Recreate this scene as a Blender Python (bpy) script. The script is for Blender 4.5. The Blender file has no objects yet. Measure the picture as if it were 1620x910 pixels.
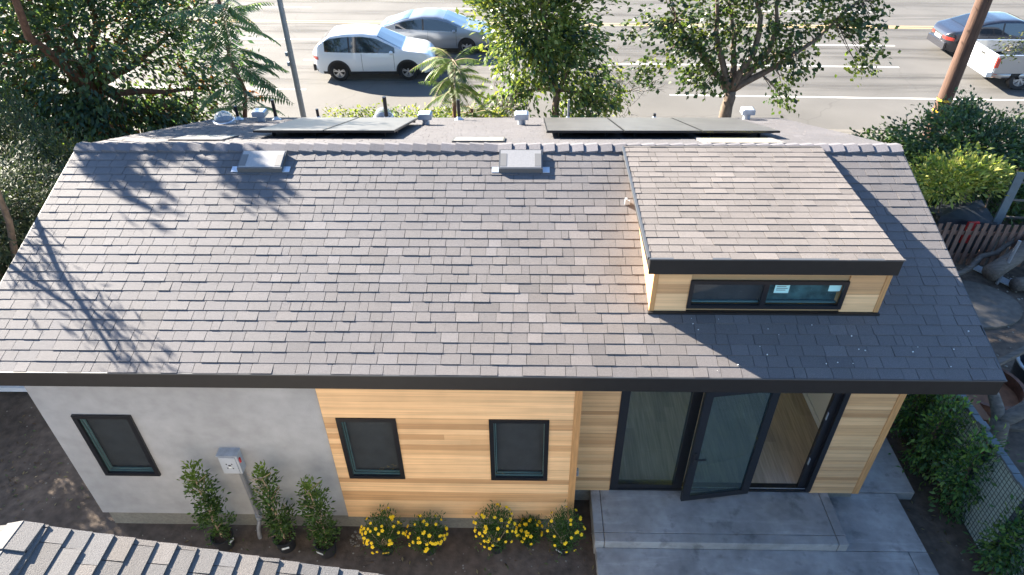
import bpy, math, random
import numpy as np
from mathutils import Vector, Matrix
R = math.radians
S = bpy.context.scene
COL = S.collection
# ------------------------------------------------------------------ camera
cam = bpy.data.cameras.new("camera"); cam_o = bpy.data.objects.new("camera", cam); COL.objects.link(cam_o)
cam.sensor_width = 36; cam.lens = 23.52; cam.clip_start = .1; cam.clip_end = 3000
r_ = Vector((0.99975131, 0.02072689, -0.00822904)); u_ = Vector((-0.00587663, 0.60082124, 0.79936181)); f_ = Vector((-0.02151246, 0.79911466, -0.60079362))
m4 = Matrix((r_, u_, -f_)).transposed().to_4x4(); m4.translation = Vector((0, -5.8535, 8.9533))
cam_o.matrix_world = m4
S.camera = cam_o
# ------------------------------------------------------------------ sky, sun, exposure
SUN = Vector((1.39, -1.0, -0.88)).normalized()          # the way the light travels
w = bpy.data.worlds.new("World"); S.world = w; w.use_nodes = True
nt = w.node_tree; bg = nt.nodes['Background']; sky = nt.nodes.new('ShaderNodeTexSky')
sky.sky_type = 'NISHITA'; sky.sun_disc = False; sky.sun_elevation = R(27.2); sky.sun_rotation = R(305.7)
sky.air_density = 1.0; sky.dust_density = 0.3; sky.ozone_density = 4.0
nt.links.new(sky.outputs[0], bg.inputs[0]); bg.inputs[1].default_value = 0.06
sl = bpy.data.lights.new("sun", 'SUN'); sl.energy = 5.0; sl.angle = R(.53); sl.color = (1, .90, .76)
so = bpy.data.objects.new("sun", sl); COL.objects.link(so); so.rotation_euler = SUN.to_track_quat('-Z', 'Y').to_euler()
S.view_settings.view_transform = 'Standard'; S.view_settings.look = 'None'; S.view_settings.gamma = 1
S.view_settings.exposure = 2.75
S.cycles.max_bounces = 8; S.cycles.transparent_max_bounces = 16

# ------------------------------------------------------------------ materials
def mat(name, c, rough=.7, n_scale=0, n_amt=.0, bump=0, b_scale=None, metal=0, attr=False, spec=.5, trans=0, coat=0, stretch=None, big=0, big_scale=1):
    m = bpy.data.materials.new(name); m.use_nodes = True; t = m.node_tree; n = t.nodes; L = t.links
    p = n['Principled BSDF']; out = n['Material Output']
    p.inputs['Roughness'].default_value = rough; p.inputs['Metallic'].default_value = metal
    p.inputs['Specular IOR Level'].default_value = spec; p.inputs['Coat Weight'].default_value = coat
    col = None
    if attr:
        a = n.new('ShaderNodeAttribute'); a.attribute_name = 'Col'; col = a.outputs['Color']
        if c is not None:
            mx = n.new('ShaderNodeMix'); mx.data_type = 'RGBA'; mx.blend_type = 'MULTIPLY'; mx.inputs[0].default_value = 1
            L.new(col, mx.inputs[6]); mx.inputs[7].default_value = (*c, 1); col = mx.outputs[2]
    else:
        g = n.new('ShaderNodeRGB'); g.outputs[0].default_value = (*c, 1); col = g.outputs[0]
    tc = n.new('ShaderNodeTexCoord'); vec = tc.outputs['Object']
    if stretch:
        mp = n.new('ShaderNodeMapping'); mp.inputs['Scale'].default_value = stretch; L.new(vec, mp.inputs[0]); vec = mp.outputs[0]
    def mulnoise(col, scale, amt, detail=6, v=vec):
        no = n.new('ShaderNodeTexNoise'); no.inputs['Scale'].default_value = scale; no.inputs['Detail'].default_value = detail; L.new(v, no.inputs['Vector'])
        mr = n.new('ShaderNodeMapRange'); mr.inputs[1].default_value = .3; mr.inputs[2].default_value = .7
        mr.inputs[3].default_value = 1 - amt; mr.inputs[4].default_value = 1 + amt; L.new(no.outputs[0], mr.inputs[0])
        vm = n.new('ShaderNodeVectorMath'); vm.operation = 'SCALE'; L.new(col, vm.inputs[0]); L.new(mr.outputs[0], vm.inputs['Scale'])
        return vm.outputs[0], no
    no = None
    if n_amt: col, no = mulnoise(col, n_scale, n_amt)
    if big: col, _ = mulnoise(col, big_scale, big, 8, tc.outputs['Object'])
    L.new(col, p.inputs['Base Color'])
    if bump:
        nb = n.new('ShaderNodeTexNoise'); nb.inputs['Scale'].default_value = b_scale or n_scale; nb.inputs['Detail'].default_value = 5; L.new(vec, nb.inputs['Vector'])
        bp = n.new('ShaderNodeBump'); bp.inputs['Strength'].default_value = bump; bp.inputs['Distance'].default_value = .01
        L.new(nb.outputs[0], bp.inputs['Height']); L.new(bp.outputs[0], p.inputs['Normal'])
    if trans:
        tr = n.new('ShaderNodeBsdfTranslucent'); L.new(col, tr.inputs[0])
        br = n.new('ShaderNodeVectorMath'); br.operation = 'MULTIPLY'; L.new(col, br.inputs[0]); br.inputs[1].default_value = (1.5, 1.5, .6); L.new(br.outputs[0], tr.inputs[0])
        ms = n.new('ShaderNodeMixShader'); ms.inputs[0].default_value = trans
        L.new(p.outputs[0], ms.inputs[1]); L.new(tr.outputs[0], ms.inputs[2]); L.new(ms.outputs[0], out.inputs[0])
    return m
def glass_mat(name, tint, rough=.02, ior=1.5, body=0.0, bodycol=(.05, .06, .07)):
    m = bpy.data.materials.new(name); m.use_nodes = True; t = m.node_tree; n = t.nodes; L = t.links
    n.remove(n['Principled BSDF']); out = n['Material Output']
    tr = n.new('ShaderNodeBsdfTransparent'); tr.inputs[0].default_value = (*tint, 1)
    df = n.new('ShaderNodeBsdfDiffuse'); df.inputs[0].default_value = (*bodycol, 1)
    m0 = n.new('ShaderNodeMixShader'); m0.inputs[0].default_value = body; L.new(tr.outputs[0], m0.inputs[1]); L.new(df.outputs[0], m0.inputs[2])
    gl = n.new('ShaderNodeBsdfGlossy'); gl.inputs['Roughness'].default_value = rough
    lw = n.new('ShaderNodeLayerWeight'); lw.inputs[0].default_value = .5
    pw = n.new('ShaderNodeMath'); pw.operation = 'POWER'; pw.inputs[1].default_value = 4; L.new(lw.outputs['Facing'], pw.inputs[0])
    fr = n.new('ShaderNodeMath'); fr.operation = 'MULTIPLY_ADD'; fr.inputs[1].default_value = .9; fr.inputs[2].default_value = ((ior-1)/(ior+1))**2*1.6; L.new(pw.outputs[0], fr.inputs[0])
    mx = n.new('ShaderNodeMixShader'); L.new(fr.outputs[0], mx.inputs[0]); L.new(m0.outputs[0], mx.inputs[1]); L.new(gl.outputs[0], mx.inputs[2]); L.new(mx.outputs[0], out.inputs[0])
    return m
M = {}
M['shingle'] = mat('shingle', (1, 1, 1), .78, 210, .42, .5, 160, attr=True, big=.08, big_scale=.9, spec=.35)
M['under'] = mat('roof_underlay', (.012, .012, .014), .9)
M['cedar'] = mat('cedar_siding', (1, 1, 1), .55, 5, .17, .12, 20, attr=True, stretch=(.12, 1, 6), big=.05, big_scale=3)
M['cedar_trim'] = mat('cedar_trim', (.50, .26, .10), .55, 9, .18, stretch=(6, 6, .4))
M['stucco'] = mat('smooth_stucco', (.375, .37, .365), .85, 5, .09, .35, 45, big=.1, big_scale=1.1)
M['concrete'] = mat('concrete', (.285, .28, .27), .75, 7, .13, .2, 60, big=.28, big_scale=1.6)
M['stem'] = mat('stem_concrete', (.20, .19, .16), .85, 25, .15, .3, 30, big=.2, big_scale=1.2)
M['black_metal'] = mat('black_metal', (.012, .012, .014), .35, 20, .1)
M['fascia'] = mat('fascia_black', (.009, .008, .008), .55, 8, .2, big=.1)
M['drip'] = mat('drip_edge', (.09, .095, .10), .4, metal=.3)
M['frame'] = mat('frame_black', (.013, .014, .017), .3)
M['bead'] = mat('glazing_bead', (.16, .27, .26), .5)
M['blind'] = mat('grey_blind', (.045, .049, .053), .8, 6, .15)
M['pad'] = mat('old_concrete', (.10, .09, .078), .9, 9, .2, big=.25)
M['film'] = mat('diffusing_film', (.8, .78, .74), .5, trans=.75)
M['shade'] = mat('dark_shade', (.12, .12, .12), .6)
M['teal'] = mat('teal_panel', (.05, .13, .14), .5, 9, .5)
M['glass'] = glass_mat('window_glass', (.86, .90, .91), ior=1.55, body=.04)
M['door_glass'] = glass_mat('door_glass', (.62, .78, .80), ior=1.55, body=.10, bodycol=(.14, .20, .22))
M['sticker'] = mat('pale_sticker', (.45, .75, .72), .6)
M['white_pvc'] = mat('white_plastic', (.75, .76, .78), .45)
M['galv'] = mat('galvanised', (.45, .50, .56), .42, 12, .15, metal=.55)
M['galv_dark'] = mat('grey_conduit', (.24, .25, .27), .5, 12, .1, metal=.3)
M['box_grey'] = mat('box_grey', (.42, .45, .49), .5, 5, .06)
M['red'] = mat('red_plastic', (.5, .03, .03), .4)
M['oak'] = mat('oak_floor', (1, 1, 1), .45, 5, .22, attr=True, stretch=(7, .35, 1))
M['plaster'] = mat('interior_plaster', (.78, .76, .74), .8)
M['panel'] = mat('solar_glass', (.075, .073, .07), .42, coat=0, spec=1.0, n_scale=3, n_amt=.2)
M['alu'] = mat('panel_frame', (.03, .032, .036), .35, metal=.5)
M['sky_pane'] = mat('skylight_pane', (.23, .225, .22), .4, 40, .08, coat=.3, spec=.8)
M['sky_film'] = mat('skylight_film', (.26, .25, .24), .45, 40, .08, coat=.4)
M['dome'] = glass_mat('acrylic_dome', (.85, .9, .95), .08, 1.45, .35, (.5, .52, .55))
M['asphalt'] = mat('street_surface', (.098, .094, .088), .85, 60, .14, .35, 90, big=.16, big_scale=.35)
M['dirt'] = mat('yard_dirt', (.085, .065, .05), .95, 7, .35, .8, 18, big=.35, big_scale=.6)
M['sidewalk'] = mat('sidewalk_concrete', (.14, .13, .115), .85, 20, .1, .2, 40, big=.15, big_scale=.5)
M['paint_w'] = mat('road_paint_white', (.55, .55, .53), .7, 18, .12)
M['paint_y'] = mat('road_paint_yellow', (.50, .36, .16), .7, 18, .12)
M['leaf'] = mat('leaves', (1, 1, 1), .42, attr=True, trans=.38, spec=.4)
M['leaf_thin'] = mat('thin_leaves', (1, 1, 1), .5, attr=True, trans=.48, spec=.3)
M['needle'] = mat('conifer_leaves', (1, 1, 1), .6, attr=True, trans=.2, spec=.25)
M['bark'] = mat('bark', (.13, .095, .07), .9, 14, .4, .8, 20, stretch=(1, 1, .35))
M['bark_brown'] = mat('reddish_bark', (.16, .075, .045), .9, 14, .4, .8, 20, stretch=(1, 1, .35))
M['twig'] = mat('dry_twig', (.22, .18, .15), .85, 10, .2)
M['stem_tan'] = mat('tan_stem', (.42, .30, .19), .8, 20, .2)
M['pole_wood'] = mat('pole_wood', (.085, .045, .03), .85, 10, .4, .7, 16, stretch=(3, 3, .25))
M['yellow'] = mat('yellow_band', (.75, .5, .05), .5)
M['flower'] = mat('yellow_petals', (.95, .66, .01), .6, trans=.25)
M['pot'] = mat('black_pot', (.02, .02, .022), .5)
M['soil'] = mat('potting_soil', (.05, .032, .022), .95, 40, .4, .6, 60)
M['tag'] = mat('paper_tag', (.7, .72, .7), .6)
M['picket'] = mat('picket_wood', (.17, .10, .075), .85, 10, .3, stretch=(4, 4, .5))
M['greywood'] = mat('weathered_wood', (.115, .098, .083), .9, 8, .35, .6, 20, stretch=(.5, 3, 3))
M['rust'] = mat('rusty_metal', (.12, .05, .03), .7, 12, .4, .4)
M['crate'] = mat('crate_wood', (.20, .09, .045), .8, 8, .3)
M['tarp'] = mat('dark_tarp', (.02, .024, .03), .5, 6, .4, .7, 8)
M['mesh_panel'] = mat('pale_panel', (.36, .46, .43), .75, 8, .12)
M['wire'] = mat('dark_wire', (.02, .03, .035), .5)
M['greyfence'] = mat('grey_boards', (.36, .39, .42), .6, 5, .1)
M['steel_blue'] = mat('painted_frame', (.10, .125, .14), .6, 6, .2)
M['tyre'] = mat('tyre', (.018, .018, .02), .8)
M['rim'] = mat('alloy_rim', (.55, .56, .58), .3, metal=.8)
M['car_glass'] = mat('car_glass', (.015, .02, .028), .06, spec=.8, coat=.5)
M['screen_glass'] = mat('windscreen', (.06, .09, .12), .05, spec=1, coat=1)
M['car_white'] = mat('white_paint', (.72, .73, .75), .28, coat=1)
M['car_blue'] = mat('blue_silver_paint', (.22, .245, .28), .3, metal=.45, coat=1)
M['car_dark'] = mat('dark_blue_paint', (.028, .03, .04), .25, metal=.3, coat=1)
M['car_silver'] = mat('silver_paint', (.30, .315, .335), .3, metal=.5, coat=1)
M['car_trim'] = mat('dark_trim', (.03, .03, .033), .6)
M['lamp_red'] = mat('tail_lens', (.45, .03, .02), .2, coat=1)
M['lamp_clear'] = mat('clear_lens', (.35, .37, .4), .1, coat=1)

# ------------------------------------------------------------------ mesh helpers
def each(mb, name, m, parent, per=8, **k):
    """one object per box: faces are grouped per vertex block of 8"""
    out = []
    for b in range(0, len(mb.v), per):
        q = MB(); q.v = mb.v[b:b+per]
        for f, c in zip(mb.f, mb.c):
            if b <= f[0] < b+per: q.f.append(tuple(i-b for i in f)); q.c.append(c)
        out.append(q.build(name, m, parent, **k))
    return out
class MB:
    def __init__(s): s.v = []; s.f = []; s.c = []; s.usec = False
    def quad(s, a, b, c, d, col=None):
        i = len(s.v); s.v += [tuple(a), tuple(b), tuple(c), tuple(d)]; s.f.append((i, i+1, i+2, i+3)); s.c.append(col)
    def poly(s, pts, col=None):
        i = len(s.v); s.v += [tuple(p) for p in pts]; s.f.append(tuple(range(i, i+len(pts)))); s.c.append(col)
    def hexa(s, b, t, col=None):      # b, t: four points each (counter-clockwise seen from above)
        i = len(s.v); s.v += [tuple(p) for p in b] + [tuple(p) for p in t]
        s.f += [(i+3, i+2, i+1, i), (i+4, i+5, i+6, i+7)] + [(i+k, i+(k+1) % 4, i+4+(k+1) % 4, i+4+k) for k in range(4)]; s.c += [col]*6
    def box(s, x0, x1, y0, y1, z0, z1, col=None, m=None):
        b = [(x0, y0, z0), (x1, y0, z0), (x1, y1, z0), (x0, y1, z0)]; t = [(x, y, z1) for x, y, _ in b]
        if m is not None: b = [m @ Vector(p) for p in b]; t = [m @ Vector(p) for p in t]
        s.hexa(b, t, col)
    def prism(s, poly, z0, z1, col=None):
        i = len(s.v); n = len(poly); s.v += [(x, y, z0) for x, y in poly] + [(x, y, z1) for x, y in poly]
        s.f += [tuple(range(i+n-1, i-1, -1)), tuple(range(i+n, i+2*n))] + [(i+k, i+(k+1) % n, i+n+(k+1) % n, i+n+k) for k in range(n)]; s.c += [col]*(n+2)
    def bar(s, a, b, w, h, up=(0, 0, 1), col=None):
        a = Vector(a); b = Vector(b); d = (b-a).normalized(); sd = d.cross(Vector(up)).normalized() * w/2; uu = sd.cross(d).normalized() * h/2
        s.hexa([a-sd-uu, a+sd-uu, b+sd-uu, b-sd-uu], [a-sd+uu, a+sd+uu, b+sd+uu, b-sd+uu], col)
    def tube(s, pts, rad, n=8, cap=True, col=None):
        pts = [Vector(p) for p in pts]
        if not hasattr(rad, '__len__'): rad = [rad]*len(pts)
        i0 = len(s.v); ref = Vector((.3, .2, 1))
        for k, p in enumerate(pts):
            d = (pts[min(k+1, len(pts)-1)] - pts[max(k-1, 0)]).normalized()
            if abs(d.dot(ref.normalized())) > .98: ref = Vector((1, .1, 0))
            a = d.cross(ref).normalized(); b = d.cross(a).normalized()
            for j in range(n):
                t = 2*math.pi*j/n; s.v.append(tuple(p + (a*math.cos(t) + b*math.sin(t))*rad[k]))
        for k in range(len(pts)-1):
            for j in range(n):
                s.f.append((i0+k*n+j, i0+k*n+(j+1) % n, i0+(k+1)*n+(j+1) % n, i0+(k+1)*n+j)); s.c.append(col)
        if cap:
            s.f.append(tuple(i0+j for j in range(n-1, -1, -1))); s.f.append(tuple(i0+(len(pts)-1)*n+j for j in range(n))); s.c += [col, col]
    def lathe(s, prof, n=24, c=(0, 0, 0), axis='z', col=None):
        i0 = len(s.v)
        for r, z in prof:
            for j in range(n):
                t = 2*math.pi*j/n
                if axis == 'z': s.v.append((c[0]+r*math.cos(t), c[1]+r*math.sin(t), c[2]+z))
                elif axis == 'y': s.v.append((c[0]+r*math.cos(t), c[1]+z, c[2]+r*math.sin(t)))
                else: s.v.append((c[0]+z, c[1]+r*math.cos(t), c[2]+r*math.sin(t)))
        for k in range(len(prof)-1):
            for j in range(n):
                s.f.append((i0+k*n+j, i0+k*n+(j+1) % n, i0+(k+1)*n+(j+1) % n, i0+(k+1)*n+j)); s.c.append(col)
    def build(s, name, m, parent=None, off=(0, 0, 0), smooth=False, angle=None):
        me = bpy.data.meshes.new(name); o = Vector(off)
        vs = [(v[0]-o.x, v[1]-o.y, v[2]-o.z) for v in s.v]
        me.from_pydata(vs, [], s.f)
        if any(c is not None for c in s.c):
            a = me.attributes.new('Col', 'FLOAT_COLOR', 'FACE'); arr = np.ones((len(s.f), 4), dtype=np.float32)
            for i, c in enumerate(s.c):
                if c is not None: arr[i, :3] = c
            a.data.foreach_set('color', arr.ravel())
        me.materials.append(m)
        if smooth: me.polygons.foreach_set('use_smooth', [True]*len(me.polygons))
        if angle: me.set_sharp_from_angle(angle=R(angle))
        me.update()
        ob = bpy.data.objects.new(name, me); COL.objects.link(ob)
        if parent: ob.parent = parent
        return ob
def np_quads(name, V, C, m, parent=None, off=(0, 0, 0)):
    """V: (n,4,3) quads, C: (n,3) colours"""
    n = len(V); me = bpy.data.meshes.new(name); V = (V - np.array(off)).astype(np.float32)
    me.vertices.add(n*4); me.vertices.foreach_set('co', V.reshape(-1)); me.loops.add(n*4); me.loops.foreach_set('vertex_index', np.arange(n*4, dtype=np.int32))
    me.polygons.add(n); me.polygons.foreach_set('loop_start', np.arange(n, dtype=np.int32)*4); me.polygons.foreach_set('loop_total', np.full(n, 4, dtype=np.int32))
    a = me.attributes.new('Col', 'FLOAT_COLOR', 'FACE'); arr = np.ones((n, 4), dtype=np.float32); arr[:, :3] = C; a.data.foreach_set('color', arr.ravel())
    me.materials.append(m); me.update(calc_edges=True); me.validate()
    ob = bpy.data.objects.new(name, me); COL.objects.link(ob)
    if parent: ob.parent = parent
    return ob
def thing(name, label, cat, loc=(0, 0, 0), rz=0, group=None):
    o = bpy.data.objects.new(name, None); COL.objects.link(o); o.location = loc; o.rotation_euler = (0, 0, rz); o.empty_display_size = .2
    return tag(o, label, cat, group)
def tag(o, label, cat, group=None):
    o['label'] = label; o['category'] = cat
    if group: o['group'] = group
    return o
def struct(o): o['kind'] = 'structure'; return o
def lab(o, l): o['label'] = l; return o

def add_cracks(m, scale, width, dark):
    t = m.node_tree; n = t.nodes; L = t.links; p = n['Principled BSDF']; src = p.inputs['Base Color'].links[0].from_socket
    tc = n.new('ShaderNodeTexCoord'); nz = n.new('ShaderNodeTexNoise'); nz.inputs['Scale'].default_value = 1.5; nz.inputs['Detail'].default_value = 6; L.new(tc.outputs['Object'], nz.inputs[0])
    mxv = n.new('ShaderNodeMix'); mxv.data_type = 'VECTOR'; mxv.inputs[0].default_value = .35; L.new(tc.outputs['Object'], mxv.inputs[4]); L.new(nz.outputs['Color'], mxv.inputs[5])
    vo = n.new('ShaderNodeTexVoronoi'); vo.feature = 'DISTANCE_TO_EDGE'; vo.inputs['Scale'].default_value = scale; L.new(mxv.outputs[1], vo.inputs['Vector'])
    mr = n.new('ShaderNodeMapRange'); mr.inputs[1].default_value = 0; mr.inputs[2].default_value = width; mr.inputs[3].default_value = dark; mr.inputs[4].default_value = 1; L.new(vo.outputs['Distance'], mr.inputs[0])
    vm = n.new('ShaderNodeVectorMath'); vm.operation = 'SCALE'; L.new(src, vm.inputs[0]); L.new(mr.outputs[0], vm.inputs['Scale']); L.new(vm.outputs[0], p.inputs['Base Color'])
add_cracks(M['asphalt'], .35, .008, .82)
def add_stains(m, scale, lo, hi, dark, st_=(1, 1, 1)):
    t = m.node_tree; n = t.nodes; L = t.links; p = n['Principled BSDF']; src = p.inputs['Base Color'].links[0].from_socket
    tc = n.new('ShaderNodeTexCoord'); mp = n.new('ShaderNodeMapping'); mp.inputs['Scale'].default_value = st_; mp.inputs['Location'].default_value = (3.1, 1.7, .4); L.new(tc.outputs['Object'], mp.inputs[0])
    nz = n.new('ShaderNodeTexNoise'); nz.inputs['Scale'].default_value = scale; nz.inputs['Detail'].default_value = 9; nz.inputs['Roughness'].default_value = .6; L.new(mp.outputs[0], nz.inputs[0])
    mr = n.new('ShaderNodeMapRange'); mr.inputs[1].default_value = lo; mr.inputs[2].default_value = hi; mr.inputs[3].default_value = 1; mr.inputs[4].default_value = dark; L.new(nz.outputs[0], mr.inputs[0])
    vm = n.new('ShaderNodeVectorMath'); vm.operation = 'SCALE'; L.new(src, vm.inputs[0]); L.new(mr.outputs[0], vm.inputs['Scale']); L.new(vm.outputs[0], p.inputs['Base Color'])
add_stains(M['concrete'], 3.5, .56, .68, .62); add_stains(M['concrete'], 2.2, .55, .75, 1.35, (.4, 3, 1)); add_stains(M['stucco'], 2.6, .5, .75, .9, (1, 1, 1.6)); add_stains(M['shingle'], 6, .6, .75, .9, (2.5, .6, .6))
add_stains(M['dirt'], 1.2, .45, .7, 1.5)
# ------------------------------------------------------------------ roof geometry constants
XL, XR, YE, YR, ZE, ZR, YB = -6.67, 5.389, -.3536, 3.2137, 3.5641, 4.7204, 7.8
SL = (ZR-ZE)/(YR-YE)
zroof = lambda y: ZE + SL*(y-YE) if y < YR else ZR - SL*(y-YR)
rnd = random.Random(5)
def shingles(mb, P0, U, Vv, N, width, length, expo=.143, skip=None, shade=None, seed=1, tw=(.15, .31), th=(.006, .013), gap=.006, under=None):
    """individual asphalt tabs laid in courses from the eave up"""
    rd = random.Random(seed); P0 = Vector(P0); U = Vector(U).normalized(); Vv = Vector(Vv).normalized(); N = Vector(N).normalized()
    nrow = int(math.ceil(length/expo))
    P = lambda u, v, h: P0 + U*u + Vv*v + N*h
    for j in range(nrow):
        v0 = j*expo; v1 = min(v0+expo+.012, length)
        if v1-v0 < .02: continue
        u = -rd.random()*.2
        wob = rd.uniform(-.003, .003)
        while u < width:
            wd = rd.uniform(*tw) if rd.random() < .88 else rd.uniform(tw[0]*.6, tw[0])
            a = max(u, 0); b = min(u+wd, width); u += wd
            if b-a < .02: continue
            if skip and skip((a+b)/2, (v0+v1)/2): continue
            t = rd.uniform(*th); g = gap*rd.uniform(.7, 1.15); vb = v0 + wob + rd.uniform(-.002, .002); sk = rd.uniform(-.002, .002)
            col = shade((a+b)/2/width, v0/length, rd)
            mb.hexa([P(a+g/2, vb, -.004), P(b-g/2, vb, -.004), P(b-g/2, v1, -.004), P(a+g/2, v1, -.004)],
                    [P(a+g/2+sk, vb, t), P(b-g/2+sk, vb, t), P(b-g/2, v1, .001), P(a+g/2, v1, .001)], col)
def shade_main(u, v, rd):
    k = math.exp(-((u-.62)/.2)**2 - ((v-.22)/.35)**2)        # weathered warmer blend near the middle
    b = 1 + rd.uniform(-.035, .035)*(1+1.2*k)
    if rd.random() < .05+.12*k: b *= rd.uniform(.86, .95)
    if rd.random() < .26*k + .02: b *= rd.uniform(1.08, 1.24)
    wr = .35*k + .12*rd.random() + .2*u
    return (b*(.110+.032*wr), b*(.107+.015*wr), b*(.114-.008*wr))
def shade_warm(u, v, rd):
    b = rd.uniform(.95, 1.05)
    if rd.random() < .2: b *= rd.uniform(.87, .95)
    if rd.random() < .2: b *= rd.uniform(1.05, 1.16)
    return (b*.128, b*.115, b*.108)

# ------------------------------------------------------------------ the ground, street
def sheet(name, pts, z, m, h=None):
    mb = MB()
    if h: mb.prism(pts, z-h, z)
    else: mb.poly([(x, y, z) for x, y in pts])
    return struct(mb.build(name, m))
sheet('ground', [(-600, -600), (600, -600), (600, 600), (-600, 600)], -.02, M['dirt'])
st = R(-2.4); ct, stn = math.cos(st), math.sin(st)
def sy(x, y0): return y0 + x*math.tan(st)      # the street runs a little askew to the house
def band(name, y0, y1, x0, x1, z, m, h=None): return sheet(name, [(x0, sy(x0, y0)), (x1, sy(x1, y0)), (x1, sy(x1, y1)), (x0, sy(x0, y1))], z, m, h)
road = band('street', 14.75, 36, -150, 150, 0.0, M['asphalt'])
band('kerb', 14.55, 14.75, -150, 150, .13, M['sidewalk'], .15)
band('sidewalk', 12.95, 14.545, -150, 150, .125, M['sidewalk'], .15)
band('sidewalk', 36, 38, -150, 150, .13, M['sidewalk'], .15)
lines = [(17.83, 'paint_w', .11, -150, -8.2), (17.83, 'paint_w', .11, 5.1, 150), (21.13, 'paint_w', .12, -9.2, -3.0), (21.13, 'paint_w', .12, 3.5, 14.5), (21.13, 'paint_w', .12, 19, 25), (23.86, 'paint_w', .12, -40, -9.1), (23.86, 'paint_w', .12, -3.5, .5), (23.86, 'paint_w', .12, 9.5, 15.5), (29.15, 'paint_w', .12, 11, 17), (29.15, 'paint_w', .12, -22, -11), (29.15, 'paint_w', .12, -5, 1)]
for i, (y, m, wd, a, b) in enumerate(lines): band('lane_line', y-wd/2, y+wd/2, a, b, .004, M[m])
for dy in (-.14, .14): band('centre_line', 26.62+dy-.05, 26.62+dy+.05, -150, 150, .004, M['paint_y'])
# darker wheel paths and patches worn into the lanes
M['wear'] = mat('oil_stain', (.19, .185, .175), .8, 30, .15, big=.2)
def soft_band(name, y0, y1, x0, x1):
    m = M.get('wearm')
    if not m:
        m = bpy.data.materials.new('tyre_wear'); m.use_nodes = True; t = m.node_tree; n = t.nodes; L = t.links; p = n['Principled BSDF']; p.inputs['Base Color'].default_value = (.07, .068, .066, 1); p.inputs['Roughness'].default_value = .8
        tc = n.new('ShaderNodeTexCoord'); sp = n.new('ShaderNodeSeparateXYZ'); L.new(tc.outputs['Generated'], sp.inputs[0])
        mt = n.new('ShaderNodeMath'); mt.operation = 'PINGPONG'; mt.inputs[1].default_value = .5; L.new(sp.outputs[1], mt.inputs[0])
        mp = n.new('ShaderNodeMapping'); mp.inputs['Scale'].default_value = (.25, 2.2, 1); L.new(tc.outputs['Object'], mp.inputs[0])
        no = n.new('ShaderNodeTexNoise'); no.inputs['Scale'].default_value = 1.2; no.inputs['Detail'].default_value = 8; L.new(mp.outputs[0], no.inputs[0])
        mr = n.new('ShaderNodeMapRange'); mr.inputs[1].default_value = .4; mr.inputs[2].default_value = .75; mr.inputs[3].default_value = 0; mr.inputs[4].default_value = 1.6; L.new(no.outputs[0], mr.inputs[0])
        mm = n.new('ShaderNodeMath'); mm.operation = 'MULTIPLY'; mm.use_clamp = True; L.new(mt.outputs[0], mm.inputs[0]); L.new(mr.outputs[0], mm.inputs[1])
        tr = n.new('ShaderNodeBsdfTransparent'); mx = n.new('ShaderNodeMixShader'); L.new(mm.outputs[0], mx.inputs[0]); L.new(tr.outputs[0], mx.inputs[1]); L.new(p.outputs[0], mx.inputs[2]); L.new(mx.outputs[0], n['Material Output'].inputs[0])
        M['wearm'] = m
    mb = MB(); mb.poly([(x0, y0, .002), (x1, y0, .002), (x1, y1, .002), (x0, y1, .002)]); o = struct(mb.build(name, m)); o.rotation_euler = (0, 0, st); return o
for y in (18.2, 19.3, 21.7, 22.6, 24.4, 25.4, 27.6, 29.8): soft_band('tyre_wear', y+.1, y+1.25, -60, 60)

# ------------------------------------------------------------------ the house
H = thing('house', 'low house with grey shingle gable roof, cedar and stucco walls and black fascia', 'house')
def part(mb, name, m, parent=H, **k): return mb.build(name, m, parent, **k)
YW, YREC, ZB, ZT = 0.0, .5185, .3, 3.34
xl, xs, xc, xr = -6.3162, -2.6159, .6805, 5.0325
WIN = [(-5.908, -5.133), (-2.4501, -1.6753), (-.4721, .3027)]; WB, WT = 1.2213, 2.4454
# foundation
mb = MB(); mb.box(xl+.06, xc-.02, .03, 7.38, -.02, ZB-.002); mb.box(xc-.02, xr-.03, YREC+.03, 7.38, -.02, ZB-.003); part(mb, 'foundation', M['stem'])
# stucco
mb = MB(); a, b = WIN[0]
for x0, x1, z0, z1 in ((xl, a, ZB, ZT), (b, xs-.01, ZB, ZT), (a, b, ZB, WB), (a, b, WT, ZT)): mb.box(x0, x1, YW, YW+.12, z0, z1)
part(mb, 'stucco_wall', M['stucco'])
mb = MB(); mb.box(xl, xl+.12, .122, 7.28, ZB, ZT); 
for q_ in ((xl, 1.3, ZB, ZT), (4.3, xr-.002, ZB, ZT), (1.3, 4.3, ZB, 1.0), (1.3, 4.3, 2.6, ZT)): mb.box(q_[0], q_[1], 7.282, 7.40, q_[2], q_[3])
part(mb, 'side_wall', M['stucco'])
# gable triangles
mb = MB()
for x in (xl+.002, xr-.122):
    i = len(mb.v); pr = [(.0, ZT), (7.4, ZT), (7.4, zroof(7.4)-.12), (YR, ZR-.12), (0, zroof(0)-.12)]
    mb.v += [(x, y, z) for y, z in pr] + [(x+.12, y, z) for y, z in pr]
    mb.f += [tuple(range(i, i+5)), tuple(range(i+9, i+4, -1))] + [(i+k, i+(k+1) % 5, i+5+(k+1) % 5, i+5+k) for k in range(5)]; mb.c += [None]*7
each(mb, 'gable', M['stucco'], H, 10)
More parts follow.
